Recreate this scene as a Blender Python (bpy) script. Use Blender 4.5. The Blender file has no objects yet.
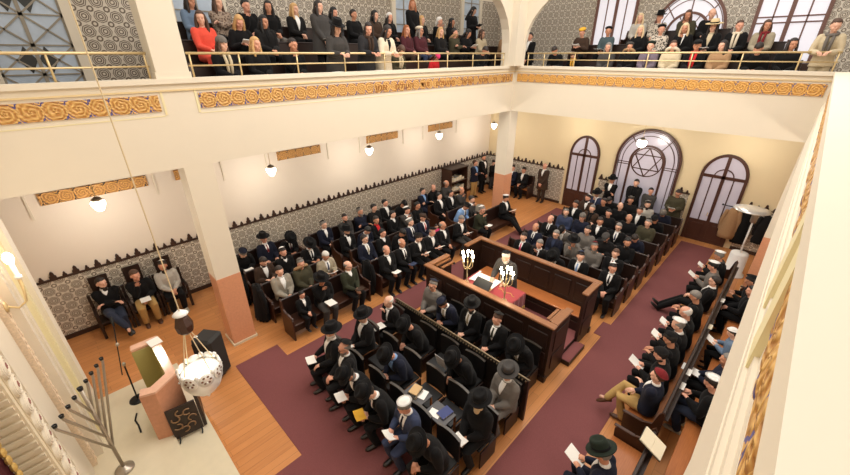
import bpy, bmesh, math, random
from mathutils import Vector, Matrix, Euler
random.seed(7)
S = bpy.context.scene
COL = S.collection
PI = math.pi
V = Vector

# ------------------------------------------------------------------ materials
def lin(c):
    return tuple(((x/12.92) if x <= .04045 else ((x+.055)/1.055)**2.4) for x in c)
def rgb(r, g, b):
    return lin((r/255, g/255, b/255))
MATS = {}
class NT:
    def __init__(s, name):
        s.m = bpy.data.materials.new(name); s.m.use_nodes = True
        s.t = s.m.node_tree; s.n = s.t.nodes
        s.b = s.n['Principled BSDF']
    def new(s, typ, **kw):
        n = s.n.new(typ)
        for k, v in kw.items():
            if k.startswith('i_'): n.inputs[k[2:].replace('_', ' ')].default_value = v
            else: setattr(n, k, v)
        return n
    def link(s, a, b): s.t.links.new(a, b)
    def math(s, op, a, b=None, c=None):
        n = s.n.new('ShaderNodeMath'); n.operation = op
        for i, x in enumerate((a, b, c)):
            if x is None: continue
            if isinstance(x, (int, float)): n.inputs[i].default_value = x
            else: s.link(x, n.inputs[i])
        return n.outputs[0]
    def mix(s, f, a, b):
        n = s.n.new('ShaderNodeMix'); n.data_type = 'RGBA'
        if isinstance(f, (int, float)): n.inputs[0].default_value = f
        else: s.link(f, n.inputs[0])
        for i, x in ((6, a), (7, b)):
            if isinstance(x, tuple): n.inputs[i].default_value = (*x, 1)[:4]
            else: s.link(x, n.inputs[i])
        return n.outputs[2]
    def coord(s):
        return s.n.new('ShaderNodeTexCoord').outputs['Object']
    def world(s):
        return s.n.new('ShaderNodeNewGeometry').outputs['Position']
    def bump(s, h, strength=.3, dist=.01):
        n = s.new('ShaderNodeBump'); n.inputs['Strength'].default_value = strength; n.inputs['Distance'].default_value = dist
        s.link(h, n.inputs['Height']); s.link(n.outputs[0], s.b.inputs['Normal'])
def mat(name, col, rough=.6, metal=0, noise=0, nscale=30, bump=0, spec=.5, emit=0, sheen=0):
    if name in MATS: return MATS[name]
    t = NT(name); b = t.b
    b.inputs['Base Color'].default_value = (*col, 1); b.inputs['Roughness'].default_value = rough
    b.inputs['Metallic'].default_value = metal; b.inputs['Specular IOR Level'].default_value = spec
    if sheen: b.inputs['Sheen Weight'].default_value = sheen
    if emit:
        b.inputs['Emission Color'].default_value = (*col, 1); b.inputs['Emission Strength'].default_value = emit
    if noise or bump:
        nz = t.new('ShaderNodeTexNoise'); nz.inputs['Scale'].default_value = nscale; nz.inputs['Detail'].default_value = 3
        t.link(t.coord(), nz.inputs['Vector'])
        if noise:
            t.link(t.mix(nz.outputs['Fac'], tuple(c*(1-noise) for c in col), tuple(min(1, c*(1+noise)) for c in col)), b.inputs['Base Color'])
        if bump: t.bump(nz.outputs['Fac'], bump)
    MATS[name] = t.m
    return t.m
def wood(name, c1, c2, rough=.35, scale=6, stretch=(1, 12, 12)):
    if name in MATS: return MATS[name]
    t = NT(name)
    mp = t.new('ShaderNodeMapping'); mp.inputs['Scale'].default_value = stretch; t.link(t.coord(), mp.inputs['Vector'])
    nz = t.new('ShaderNodeTexNoise'); nz.inputs['Scale'].default_value = scale; nz.inputs['Detail'].default_value = 5
    t.link(mp.outputs[0], nz.inputs['Vector'])
    t.link(t.mix(nz.outputs['Fac'], c1, c2), t.b.inputs['Base Color']); t.b.inputs['Roughness'].default_value = rough
    t.bump(nz.outputs['Fac'], .08, .004)
    MATS[name] = t.m; return t.m

PLASTER = mat('cream_plaster', rgb(224, 213, 193), .75, noise=.02, nscale=3, bump=.03)
PLASTER2 = mat('pale_plaster', rgb(232, 220, 204), .8, noise=.03, nscale=1.5, bump=.03)
PLASTERB = mat('buff_plaster', rgb(226, 207, 168), .8, noise=.03, nscale=1.5, bump=.03)
YELLOWP = mat('pale_yellow_paint', rgb(230, 218, 174), .6, noise=.03, nscale=5)
BRASS = mat('brass', rgb(218, 194, 146), .35, .5, noise=.05)
DARKW = wood('dark_walnut', rgb(26, 14, 10), rgb(48, 27, 18), .45)
MIDW = wood('red_walnut', rgb(44, 25, 16), rgb(74, 42, 27), .4)
RAILW = wood('rail_oak', rgb(112, 72, 44), rgb(148, 98, 60), .35)
SEATW = wood('seat_oak', rgb(150, 84, 42), rgb(190, 118, 66), .3)
BROWNF = wood('door_brown', rgb(60, 32, 22), rgb(82, 46, 32), .45)
PINKW = wood('window_brown', rgb(104, 70, 60), rgb(124, 86, 74), .5)
BLACKP = mat('black_leather', rgb(22, 20, 20), .5, noise=.2)
BLACKM = mat('black_metal', rgb(20, 20, 20), .4, .3)
PAPER = mat('paper', rgb(238, 234, 226), .8, noise=.03, nscale=60)
PAPER2 = mat('cream_paper', rgb(226, 214, 186), .8, noise=.05, nscale=60)
WHITE = mat('white_cotton', rgb(236, 234, 230), .8, noise=.03)
SILVER = mat('silver', rgb(222, 220, 216), .28, .55, noise=.05, nscale=20)
STEEL = mat('dull_steel', rgb(176, 164, 148), .3, .6, noise=.08)
STONE = mat('travertine', rgb(218, 205, 176), .45, noise=.06, nscale=7, bump=.05)
PINKM = mat('pink_marble', rgb(206, 146, 112), .22, noise=.14, nscale=18)
COLM = mat('salmon_marble', rgb(214, 152, 116), .3, noise=.13, nscale=22)
OLIVEP = mat('olive_paint', rgb(172, 160, 96), .6, noise=.04)
REDV = mat('red_velvet', rgb(140, 20, 30), .8, noise=.15, nscale=15, sheen=.4)
GOLDF = mat('gold_fringe', rgb(206, 170, 96), .5, .3, noise=.2, nscale=50)
WINE = mat('wine_curtain', rgb(74, 16, 22), .85, noise=.2, nscale=12)
GLASSF = mat('frosted_glass', rgb(190, 184, 196), .18, emit=.08, noise=.05, nscale=2)  # faint emission stands in for light behind the ground-floor panes
GLASSU = mat('milky_glass', rgb(222, 220, 228), .2, emit=.3, noise=.03, nscale=2)  # emission put into the glass as if the upper windows were lit from behind
GLASSB = mat('blue_curtained_glass', rgb(186, 200, 216), .25, noise=.2, nscale=5)
GLASSD = mat('dark_glass', rgb(52, 56, 58), .2)
LEAD = mat('lead_grey', rgb(150, 142, 128), .5, .2)
LAMP = mat('opal_lamp', rgb(255, 246, 226), .3, emit=5)
BULB = mat('candle_bulb', rgb(255, 238, 200), .3, emit=28)
SKIRT = mat('dark_stained_wood', rgb(58, 36, 26), .5, noise=.15)

def floor_mat():
    t = NT('pine_planks'); P = t.world()
    mp = t.new('ShaderNodeMapping'); mp.inputs['Rotation'].default_value = (0, 0, PI/2); t.link(P, mp.inputs['Vector'])
    bk = t.new('ShaderNodeTexBrick'); bk.inputs['Scale'].default_value = 1
    bk.inputs['Brick Width'].default_value = 2.4; bk.inputs['Row Height'].default_value = .14; bk.inputs['Mortar Size'].default_value = .0035
    bk.inputs['Color1'].default_value = (*rgb(200, 132, 76), 1); bk.inputs['Color2'].default_value = (*rgb(176, 110, 60), 1)
    bk.inputs['Mortar'].default_value = (*rgb(120, 70, 38), 1); bk.inputs['Bias'].default_value = 0
    t.link(mp.outputs[0], bk.inputs['Vector'])
    m2 = t.new('ShaderNodeMapping'); m2.inputs['Scale'].default_value = (14, .9, 1); t.link(P, m2.inputs['Vector'])
    nz = t.new('ShaderNodeTexNoise'); nz.inputs['Scale'].default_value = 2.2; nz.inputs['Detail'].default_value = 5; t.link(m2.outputs[0], nz.inputs['Vector'])
    f = t.math('MULTIPLY', nz.outputs['Fac'], .75)
    c = t.mix(f, bk.outputs['Color'], rgb(214, 150, 92))
    vo = t.new('ShaderNodeTexVoronoi'); vo.inputs['Scale'].default_value = 1.6; t.link(P, vo.inputs['Vector'])
    knot = t.math('LESS_THAN', vo.outputs['Distance'], .035)
    c = t.mix(knot, c, rgb(92, 48, 26))
    t.link(c, t.b.inputs['Base Color']); t.b.inputs['Roughness'].default_value = .32
    return t.m
FLOORM = floor_mat()
def carpet_mat():
    t = NT('maroon_carpet'); P = t.world()
    nz = t.new('ShaderNodeTexNoise'); nz.inputs['Scale'].default_value = 90; nz.inputs['Detail'].default_value = 2; t.link(P, nz.inputs['Vector'])
    n2 = t.new('ShaderNodeTexNoise'); n2.inputs['Scale'].default_value = 2.5; n2.inputs['Detail'].default_value = 3; t.link(P, n2.inputs['Vector'])
    a = t.mix(nz.outputs['Fac'], rgb(100, 52, 53), rgb(140, 80, 79))
    c = t.mix(t.math('MULTIPLY', n2.outputs['Fac'], .5), a, rgb(116, 68, 64))
    t.link(c, t.b.inputs['Base Color']); t.b.inputs['Roughness'].default_value = .95
    t.bump(nz.outputs['Fac'], .4, .004); return t.m
CARPET = carpet_mat()
def tile_mat(name, axis, pitch, dark, light):
    t = NT(name); sp = t.new('ShaderNodeSeparateXYZ'); t.link(t.world(), sp.inputs[0])
    a = sp.outputs[axis]; z = sp.outputs[2]
    def cell(v, off):
        q = t.math('ADD', t.math('DIVIDE', v, pitch), off)
        return t.math('ABSOLUTE', t.math('SUBTRACT', t.math('FRACT', q), .5))
    def octa(o1, o2):
        u, w = cell(a, o1), cell(z, o2)
        return t.math('ADD', t.math('MULTIPLY', t.math('MAXIMUM', u, w), .55), t.math('MULTIPLY', t.math('ADD', u, w), .36))
    r, q = octa(0.02, 0.02), octa(.52, .52)
    def band(v, lo, hi):
        return t.math('MULTIPLY', t.math('GREATER_THAN', v, lo), t.math('LESS_THAN', v, hi))
    m = band(r, .09, .17)
    for lo, hi in ((.225, .30), (.345, .40)):
        m = t.math('MAXIMUM', m, band(r, lo, hi))
    m = t.math('MAXIMUM', m, band(q, .10, .20))
    c = t.mix(m, light, dark)
    t.link(c, t.b.inputs['Base Color']); t.b.inputs['Roughness'].default_value = .3
    return t.m
TILE_S = tile_mat('side_wall_tiles', 1, .24, rgb(116, 103, 88), rgb(212, 203, 187))
TILE_B = tile_mat('end_wall_tiles', 0, .24, rgb(124, 111, 95), rgb(214, 205, 190))
TILE_G = tile_mat('gallery_tiles', 1, .27, rgb(108, 94, 80), rgb(206, 196, 180))
def frieze_mat(name, axis, z0, h, gold, line, ground):
    t = NT(name); P = t.world(); sp = t.new('ShaderNodeSeparateXYZ'); t.link(P, sp.inputs[0])
    nz = t.new('ShaderNodeTexNoise'); nz.inputs['Scale'].default_value = 9; nz.inputs['Detail'].default_value = 2; t.link(P, nz.inputs['Vector'])
    def swirl(off, per, amp, tw):
        a = t.math('ADD', t.math('DIVIDE', sp.outputs[axis], h*per), off); z = t.math('DIVIDE', t.math('SUBTRACT', sp.outputs[2], z0), h)
        u = t.math('MULTIPLY', t.math('SUBTRACT', t.math('FRACT', a), .5), per); w = t.math('SUBTRACT', z, .5)
        r = t.math('SQRT', t.math('ADD', t.math('MULTIPLY', u, u), t.math('MULTIPLY', w, w)))
        r = t.math('ADD', r, t.math('MULTIPLY', t.math('SUBTRACT', nz.outputs['Fac'], .5), amp))
        ang = t.math('ARCTAN2', w, u)
        return r, t.math('SINE', t.math('ADD', t.math('MULTIPLY', r, 30), t.math('MULTIPLY', ang, tw)))
    r1, s1 = swirl(0, 1.02, .3, 2); r2, s2 = swirl(.5, .51, .35, -3)
    hgt = t.math('MULTIPLY', t.math('ADD', t.math('ADD', s1, t.math('MULTIPLY', s2, .6)), 1.2), .36)
    out = t.math('MULTIPLY', t.math('GREATER_THAN', r1, .53), t.math('LESS_THAN', hgt, .42))
    c = t.mix(hgt, line, gold)
    c = t.mix(out, c, ground)
    t.link(c, t.b.inputs['Base Color']); t.b.inputs['Roughness'].default_value = .5
    t.bump(hgt, .7, .02); return t.m
FRZ_S = frieze_mat('gilded_scroll_side', 1, 5.29, .26, rgb(228, 184, 110), rgb(180, 124, 60), rgb(84, 78, 132))
FRZ_B = frieze_mat('gilded_scroll_end', 0, 5.29, .26, rgb(232, 180, 96), rgb(196, 138, 66), rgb(120, 104, 120))
FRZ_W = frieze_mat('gilded_scroll_wall', 1, 3.27, .26, rgb(226, 172, 96), rgb(176, 122, 64), rgb(72, 56, 44))

FAB = dict(
 black=('black', (15, 14, 15)), ink=('black', (23, 21, 21)), navy=('navy', (26, 29, 44)), blue=('blue', (52, 60, 84)), char=('charcoal', (42, 41, 43)),
 grey=('grey', (108, 102, 96)), dgrey=('dark grey', (64, 61, 59)), brown=('brown', (62, 46, 36)), olive=('dark green', (48, 50, 36)),
 beige=('beige', (158, 146, 124)), tan=('tan', (160, 126, 92)), stone=('stone grey', (150, 142, 128)), burg=('burgundy', (74, 34, 40)),
 cream=('cream', (214, 200, 176)), coral=('coral red', (226, 84, 66)), denim=('light blue', (104, 122, 144)), sky=('pale blue', (126, 160, 206)),
 teal=('teal grey', (70, 84, 88)), pattern=('patterned', (126, 106, 90)), white=('white', (226, 222, 216)), lgrey=('pale grey', (176, 170, 160)),
 pink=('pink', (214, 60, 108)), red=('red', (196, 40, 44)), khaki=('khaki', (182, 148, 92)), jeans=('blue jeans', (48, 54, 70)), mustard=('mustard', (216, 164, 62)),
 floral=('black and white', (120, 116, 112)), dkolive=('olive', (66, 62, 46)), yellow=('yellow', (222, 170, 60)), dred=('dark red', (116, 34, 38)), straw=('straw', (214, 190, 146)),
 dgreen=('dark green', (30, 38, 30)), ltan=('light tan', (196, 180, 150)), purple=('grey purple', (112, 100, 112)))
def fab(k):
    n, c = FAB[k]
    if k in ('pattern', 'floral'):
        if k in MATS: return MATS[k]
        t = NT('cloth_' + k); vo = t.new('ShaderNodeTexVoronoi'); vo.inputs['Scale'].default_value = 22; t.link(t.coord(), vo.inputs['Vector'])
        f = t.math('GREATER_THAN', vo.outputs['Distance'], .42)
        t.link(t.mix(f, rgb(40, 36, 34), rgb(196, 184, 168)) if k == 'floral' else t.mix(f, rgb(96, 76, 64), rgb(150, 132, 116)), t.b.inputs['Base Color'])
        t.b.inputs['Roughness'].default_value = .9; MATS[k] = t.m; return t.m
    return mat('cloth_' + k, rgb(*c), .88, noise=.12, nscale=26, bump=.12, spec=.2, sheen=.04)
SKINS = [mat('skin_%s' % n, rgb(*c), .55, noise=.05, nscale=25) for n, c in (('fair', (222, 172, 146)), ('rosy', (214, 156, 130)), ('tan', (196, 138, 108)))]
EYE = mat('eye_dark', rgb(40, 30, 28), .3); LIP = mat('lips', rgb(168, 96, 88), .5)
HAIR = {k: mat('hair_' + k, rgb(*c), .6, noise=.25, nscale=60) for k, c in dict(black=(20, 17, 16), dark=(38, 28, 23), brown=(78, 52, 36), lbrown=(110, 78, 52), grey=(122, 116, 110), white=(208, 202, 194), blond=(196, 154, 100), auburn=(150, 88, 46), pblond=(216, 190, 150)).items()}
LEATHER = mat('shoe_leather', rgb(24, 20, 18), .3); BRLEATH = mat('brown_leather', rgb(84, 52, 34), .4); CANVAS = mat('canvas_shoe', rgb(178, 168, 150), .8)

# ------------------------------------------------------------------ mesh helpers
def mesh_from(bm, name):
    bmesh.ops.recalc_face_normals(bm, faces=bm.faces)
    me = bpy.data.meshes.new(name); bm.to_mesh(me); bm.free(); return me
def smooth(me):
    me.polygons.foreach_set('use_smooth', [True]*len(me.polygons)); me.update(); return me
def link(name, data, parent=None, loc=None, m=None):
    o = bpy.data.objects.new(name, data); COL.objects.link(o)
    if parent: o.parent = parent
    if loc: o.location = loc
    if m is not None and data is not None:
        if not data.materials: data.materials.append(m)
        else:
            o.material_slots[0].link = 'OBJECT'; o.material_slots[0].material = m
    return o
def tag(o, label=None, cat=None, group=None, kind=None):
    if label: o['label'] = label
    if cat: o['category'] = cat
    if group: o['group'] = group
    if kind: o['kind'] = kind
    return o
def empty(name, loc=(0, 0, 0), rz=0):
    o = bpy.data.objects.new(name, None); COL.objects.link(o); o.location = loc; o.rotation_euler = (0, 0, rz); o.empty_display_size = .1; return o
def box(bm, x0, x1, y0, y1, z0, z1, bevel=0, M=None):
    r = bmesh.ops.create_cube(bm, size=1)
    vs = r['verts']
    for v in vs: v.co = V((x0+(v.co.x+.5)*(x1-x0), y0+(v.co.y+.5)*(y1-y0), z0+(v.co.z+.5)*(z1-z0)))
    if bevel:
        es = list({e for v in vs for e in v.link_edges})
        r = bmesh.ops.bevel(bm, geom=es, offset=bevel, segments=1, affect='EDGES'); vs = list({v for f in r['faces'] for v in f.verts} | {v for v in vs if v.is_valid})
    if M is not None: bmesh.ops.transform(bm, matrix=M, verts=[v for v in vs if v.is_valid])
def boxes(*bs, bevel=0):
    bm = bmesh.new()
    for b in bs: box(bm, *b, bevel=bevel)
    return bm
def part(name, bm, m, parent=None, sm=False, loc=None):
    me = mesh_from(bm, name)
    if sm: smooth(me)
    return link(name, me, parent, loc, m)
def struct(name, bm, m, **k):
    o = part(name, bm, m, **k); tag(o, kind='structure'); return o
def loft(bm, rings, n=12, cap=True, closed=False):
    """rings: (centre, ux, uy) ux/uy are half-axis vectors"""
    R = []
    for c, ux, uy in rings:
        R.append([bm.verts.new(c + ux*math.cos(2*PI*i/n) + uy*math.sin(2*PI*i/n)) for i in range(n)])
    m = len(R)
    for k in range(m if closed else m-1):
        a, b = R[k], R[(k+1) % m]
        for i in range(n): bm.faces.new((a[i], a[(i+1) % n], b[(i+1) % n], b[i]))
    if cap and not closed:
        bm.faces.new(R[0][::-1]); bm.faces.new(R[-1])
def frame_of(d):
    d = d.normalized(); a = V((0, 0, 1)) if abs(d.z) < .9 else V((1, 0, 0))
    u = d.cross(a).normalized(); return u, u.cross(d).normalized()
def tube(bm, pts, rad, n=10, round_ends=True):
    pts = [V(p) for p in pts]
    if isinstance(rad, (int, float)): rad = [rad]*len(pts)
    rings = []; u = None
    for i, p in enumerate(pts):
        d = (pts[min(i+1, len(pts)-1)] - pts[max(i-1, 0)])
        if u is None: u, w = frame_of(d)
        else:
            dn = d.normalized(); u = (u - dn*u.dot(dn)).normalized(); w = u.cross(dn)
        if i == 0 and round_ends:
            dn = d.normalized()
            for t in (.98, .7): rings.append((p - dn*rad[0]*t, u*rad[0]*math.sqrt(1-t*t), w*rad[0]*math.sqrt(1-t*t)))
        rings.append((p, u*rad[i], w*rad[i]))
        if i == len(pts)-1 and round_ends:
            dn = d.normalized()
            for t in (.7, .98): rings.append((p + dn*rad[-1]*t, u*rad[-1]*math.sqrt(1-t*t), w*rad[-1]*math.sqrt(1-t*t)))
    loft(bm, rings, n)
def ell(bm, c, r, seg=14, rings=10, M=None):
    res = bmesh.ops.create_uvsphere(bm, u_segments=seg, v_segments=rings, radius=1)
    for v in res['verts']:
        p = V((v.co.x*r[0], v.co.y*r[1], v.co.z*r[2]))
        if M is not None: p = M @ p
        v.co = p + V(c)
    return res['verts']
def lathe(bm, prof, n=24, c=(0, 0, 0)):
    c = V(c); loft(bm, [(c + V((0, 0, z)), V((max(r, 1e-4), 0, 0)), V((0, max(r, 1e-4), 0))) for r, z in prof], n)
def prism(bm, pts, ax, d0, d1):
    """extrude polygon pts (2-D) along axis ax ('x': pts are y,z; 'y': pts are x,z; 'z': x,y)"""
    def P(p, d): return V((d, p[0], p[1])) if ax == 'x' else V((p[0], d, p[1])) if ax == 'y' else V((p[0], p[1], d))
    a = [bm.verts.new(P(p, d0)) for p in pts]; b = [bm.verts.new(P(p, d1)) for p in pts]
    bm.faces.new(a); bm.faces.new(b[::-1]); n = len(pts)
    for i in range(n): bm.faces.new((a[i], b[i], b[(i+1) % n], a[(i+1) % n]))
def strip(bm, A, B, ax, d0, d1, closed=False):
    """solid band between two outlines A, B (same count)"""
    def P(p, d): return V((d, p[0], p[1])) if ax == 'x' else V((p[0], d, p[1])) if ax == 'y' else V((p[0], p[1], d))
    q = [[bm.verts.new(P(p, d)) for p in L] for L in (A, B) for d in (d0, d1)]
    n = len(A)
    for i in range(n if closed else n-1):
        j = (i+1) % n
        for k, l in ((0, 2), (2, 3), (3, 1), (1, 0)): bm.faces.new((q[k][i], q[k][j], q[l][j], q[l][i]))
    if not closed:
        for i in (0, n-1): bm.faces.new((q[0][i], q[2][i], q[3][i], q[1][i]))
def remeshed(bm, voxel, name, it=2):
    me = mesh_from(bm, name); o = bpy.data.objects.new(name, me); COL.objects.link(o)
    r = o.modifiers.new('r', 'REMESH'); r.mode = 'VOXEL'; r.voxel_size = voxel
    if it:
        s = o.modifiers.new('s', 'SMOOTH'); s.iterations = it; s.factor = .5
    dg = bpy.context.evaluated_depsgraph_get(); dg.update()
    out = bpy.data.meshes.new_from_object(o.evaluated_get(dg)); out.materials.clear()
    bpy.data.objects.remove(o); bpy.data.meshes.remove(me); out.name = name
    return smooth(out)

# ------------------------------------------------------------------ camera
def make_camera():
    yaw, pitch, roll, f = -.7808, -.4539, -.0024, 373.94
    fw = V((math.sin(yaw)*math.cos(pitch), math.cos(yaw)*math.cos(pitch), math.sin(pitch)))
    rt = V((math.cos(yaw), -math.sin(yaw), 0)); up = rt.cross(fw)
    r2 = rt*math.cos(roll) + up*math.sin(roll); u2 = -rt*math.sin(roll) + up*math.cos(roll)
    cd = bpy.data.cameras.new('camera'); cd.sensor_width = 36; cd.lens = f/850*36*1.003; cd.clip_start = .02
    c = bpy.data.objects.new('camera', cd); COL.objects.link(c)
    M = Matrix((r2, u2, -fw)).transposed().to_4x4(); M.translation = V((11.118, -12.611, 6.16)); c.matrix_world = M
    S.camera = c
make_camera()
NX0, NX1 = 3.13, 11.21          # nave between the gallery fronts
YB = 3.22                       # end wall with the doors
ZG0, ZG1 = 4.28, 5.80           # gallery front
YF = -14.3; WTOP = 9.6
YC1a, YC1b = -10.91, -10.41

# ------------------------------------------------------------------ shell
def shell():
    struct('floor', boxes((-.3, 14.6, YF-.3, YB+.3, -.2, 0)), FLOORM)
    struct('wall_left', boxes((-.3, 0, YF-.3, YB+.3, 0, WTOP)), PLASTER2)
    struct('wall_back', boxes((0, 14.3, YB, YB+.3, 0, WTOP)), PLASTERB)
    struct('wall_right', boxes((14.3, 14.6, YF-.3, YB+.3, 0, WTOP)), PLASTER2)
    struct('wall_front', boxes((0, 14.3, YF-.3, YF, 0, WTOP)), PLASTER)
    # tiled dado, ground floor
    struct('wall_left_tiles', boxes((0, .02, YF, YB, .12, 1.56)), TILE_S)
    struct('wall_back_tiles', boxes((.02, 4.1, YB-.02, YB, .12, 1.56)), TILE_B)
    struct('wall_back_tiles.001', boxes((5.66, 6.0, YB-.02, YB, .12, 1.5)), TILE_B)
    struct('wall_back_tiles.002', boxes((8.5, 8.86, YB-.02, YB, .12, 1.6)), TILE_B)
    struct('wall_back_tiles.003', boxes((10.5, 14.3, YB-.02, YB, .12, 1.56)), TILE_B)
    struct('baseboard_left', boxes((0, .035, YF, YB-.02, 0, .12)), SKIRT)
    struct('baseboard_back', boxes((.035, 4.1, YB-.035, YB, 0, .12), (10.5, 14.3, YB-.035, YB, 0, .12)), SKIRT)
    # upper gallery tiles
    struct('wall_left_gallery_tiles', boxes((0, .02, YF, YB, 5.08, 8.15)), TILE_G)
    struct('wall_back_gallery_tiles', boxes((.02, 14.3, YB-.02, YB, 5.08, 8.6)), TILE_B)
    # stepped cresting on the dado
    def crest(name, ax, spans, z, face):
        bm = bmesh.new()
        for a, b in spans:
            if ax == 'y': box(bm, 0, .045, a, b, z, z+.045)
            else: box(bm, a, b, YB-.045, YB, z, z+.045)
            n = max(2, round((b-a)/.2))
            for i in range(n):
                c = a + (i+.5)*(b-a)/n; big = i % 2 == 0
                w, h = (.062, .17) if big else (.04, .10)
                pts = [(c-w, z+.045), (c+w, z+.045), (c+w, z+.045+h*.35), (c+w*.62, z+.045+h*.45), (c+w*.55, z+.045+h*.75), (c+w*.2, z+.045+h), (c-w*.2, z+.045+h), (c-w*.55, z+.045+h*.75), (c-w*.62, z+.045+h*.45), (c-w, z+.045+h*.35)]
                prism(bm, pts, 'x' if ax == 'y' else 'y', *( (.002, .04) if ax == 'y' else (YB-.04, YB-.002)))
        return struct(name, bm, SKIRT)
    crest('trim_1', 'y', [(YF, YB-.05)], 1.56, 0)
    crest('trim_2', 'x', [(.05, 4.1), (10.5, 14.2)], 1.56, 0)
    crest('trim_3', 'x', [(5.62, 6.02)], 1.5, 0)
    crest('trim_4', 'x', [(8.48, 8.88)], 1.6, 0)
    # gilded strips high on the side wall, between thin pale ribs
    for i, (a, b) in enumerate([(-13.0, -11.1), (-11.05+.0, -7.85+.05-1.8), (-7.75+.05, -6.3+.0), (-4.4+.1, -4.35+.0)]): pass
    for i, (a, b) in enumerate([(-13.05, -11.1), (-10.5, -9.62), (-7.75, -6.28), (-4.38, -2.9), (-1.2, .3)]):
        struct('trim_%d' % (10+i), boxes((0, .04, a, b, 3.27, 3.53)), FRZ_W)
    bm = bmesh.new()
    for y in (-13.25, -10.95, -9.35, -8.1, -6.0, -4.7, -2.6, -1.5, .6): box(bm, 0, .03, y-.02, y+.02, 3.0, ZG0)
    struct('trim_15', bm, PLASTER)
    # gallery decks and stepped tiers
    struct('gallery_floor_side', boxes((0, NX0-.12, YF, YB, ZG0, 5.08), (0, 2.06, -10.2, YB, 5.08, 5.55), (0, 1.26, -10.2, YB, 5.55, 5.93)), SKIRT)
    struct('gallery_floor_end', boxes((NX0-.12, 14.3, .12, YB, ZG0, 5.08), (3.9, 11.1, 1.09, YB, 5.08, 5.55), (3.9, 11.1, 1.87, YB, 5.55, 5.93)), SKIRT)
    struct('gallery_floor_near', boxes((NX1+.12, 14.3, YF, .12, ZG0, 5.08)), SKIRT)
    # gallery fronts, copings, mouldings
    struct('wall_gallery_side', boxes((NX0-.12, NX0, YF, .12, ZG0, 5.74)), PLASTER)
    struct('wall_gallery_end', boxes((NX0, NX1+.12, 0, .12, ZG0, 5.74)), PLASTER)
    struct('wall_gallery_near', boxes((NX1+.01, NX1+.12, YF, 0, ZG0, 5.05), (NX1+.015, NX1+.12, YF, 0, 5.05, 5.11), (NX1+.03, NX1+.12, YF, 0, 5.11, 5.17), (NX1+.045, NX1+.12, YF, 0, 5.17, 5.23), (NX1+.058, NX1+.12, YF, 0, 5.23, 5.74)), PLASTER)
    struct('trim_20', boxes((NX0-.2, NX0+.05, YF, -.05, 5.72, ZG1), (NX0-.2, NX1+.36, -.05, .2, 5.72, ZG1), (NX1-.012, NX1+.36, YF, -.05, 5.72, ZG1)), PLASTER)
    struct('trim_21', boxes((NX0, NX0+.025, YF, -.02, 5.60, 5.625), (NX0, NX1, -.025, 0, 5.60, 5.625), (NX1+.03, NX1+.058, YF, -.025, 5.60, 5.625)), mat('tan_line', rgb(222, 198, 150), .6))
    fr = [('s', YF, -10.99), ('s', -10.36, -.12), ('e', NX0+.14, NX1-.04), ('n', -10.36, -.12), ('n', YF, -10.99)]
    for i, (k, a, b) in enumerate(fr):
        e = .02
        if k == 's': bm = boxes((NX0, NX0+e, a, b, 5.29, 5.55)); m = FRZ_S
        elif k == 'e': bm = boxes((a, b, -e, 0, 5.29, 5.55)); m = FRZ_B
        else:
            bm = boxes((NX1+.058-e, NX1+.058, a, b, 5.29, 5.55)); m = FRZ_S
            q = a+.05
            while q < min(b, a+6): ell(bm, (NX1+.04, q, 5.42+.06*math.sin(q*9)), (.014, .07, .10), 8, 6); q += .13
        struct('trim_%d' % (30+i), bm, m)
    # pale yellow frames and recessed panels
    bm = bmesh.new()
    for y in (-10.93, -10.40): box(bm, NX0, NX0+.012, y-.018, y+.018, 5.22, 5.60)
    for y in (-10.92, -10.41): box(bm, NX1+.02, NX1+.058, y-.11, y+.11, 5.0, 5.72)
    box(bm, NX0, NX0+.006, YF, -10.95, 5.20, 5.215); box(bm, NX0, NX0+.006, -10.38, -.1, 5.20, 5.21)
    struct('trim_40', bm, YELLOWP)
    # columns
    def column(n, x0, x1, y0, y1, top):
        struct('column_%d' % n, boxes((x0, x1, y0, y1, 1.81, top)), PLASTER)
        struct('column_%d_marble' % n, boxes((x0-.004, x1+.004, y0-.004, y1+.004, .06, 1.81)), COLM)
        struct('column_%d_plinth' % n, boxes((x0-.03, x1+.03, y0-.03, y1+.03, 0, .06)), STONE)
    column(1, 2.63, NX0-.002, YC1a, YC1b, ZG0)
    column(2, 2.63, NX0-.002, .002, .5, ZG0)
    column(3, NX1+.002, NX1+.5, .002, .5, ZG0)
    column(4, NX1+.03, NX1+.5, YC1a, YC1b, ZG0)
    # upper columns and arches
    struct('column_5', boxes((2.66, NX0, YC1a, YC1b, ZG1, WTOP), (2.62, NX0+.03, YC1a-.04, YC1b+.04, 7.62, 7.70), (2.64, NX0+.015, YC1a-.02, YC1b+.02, ZG1, 5.9)), PLASTER)
    struct('column_6', boxes((NX0-.30, NX0+.27, -.46, .13, ZG1, WTOP)), PLASTER)
    prof = [(0, 6.0), (.02, 6.5), (.1, 6.9), (.25, 7.2), (.5, 7.5), (.85, 7.8), (1.3, 8.1), (1.9, 8.4), (2.6, 8.6), (4.85, 8.8)]
    bm = bmesh.new()
    for d in (1,):
        A = [(-.46-w, z) for w, z in prof]; B = [(-.46-w, WTOP) for w, z in prof]; strip(bm, A, B, 'x', NX0-.30, NX0)
        A = [(YC1b+w, z+1.65) for w, z in prof]; A = [(y, min(z, 8.8)) for y, z in A]; B = [(y, WTOP) for y, z in A]; strip(bm, A, B, 'x', NX0-.30, NX0)
        A = [(YC1a-w, min(z+1.65, 8.8)) for w, z in prof]; B = [(y, WTOP) for y, z in A]; strip(bm, A, B, 'x', NX0-.30, NX0)
        A = [(NX0+.27+w, z) for w, z in prof]; B = [(x, WTOP) for x, z in A]; strip(bm, A, B, 'y', 0, .14)
    struct('wall_gallery_arches', bm, PLASTER)
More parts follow.
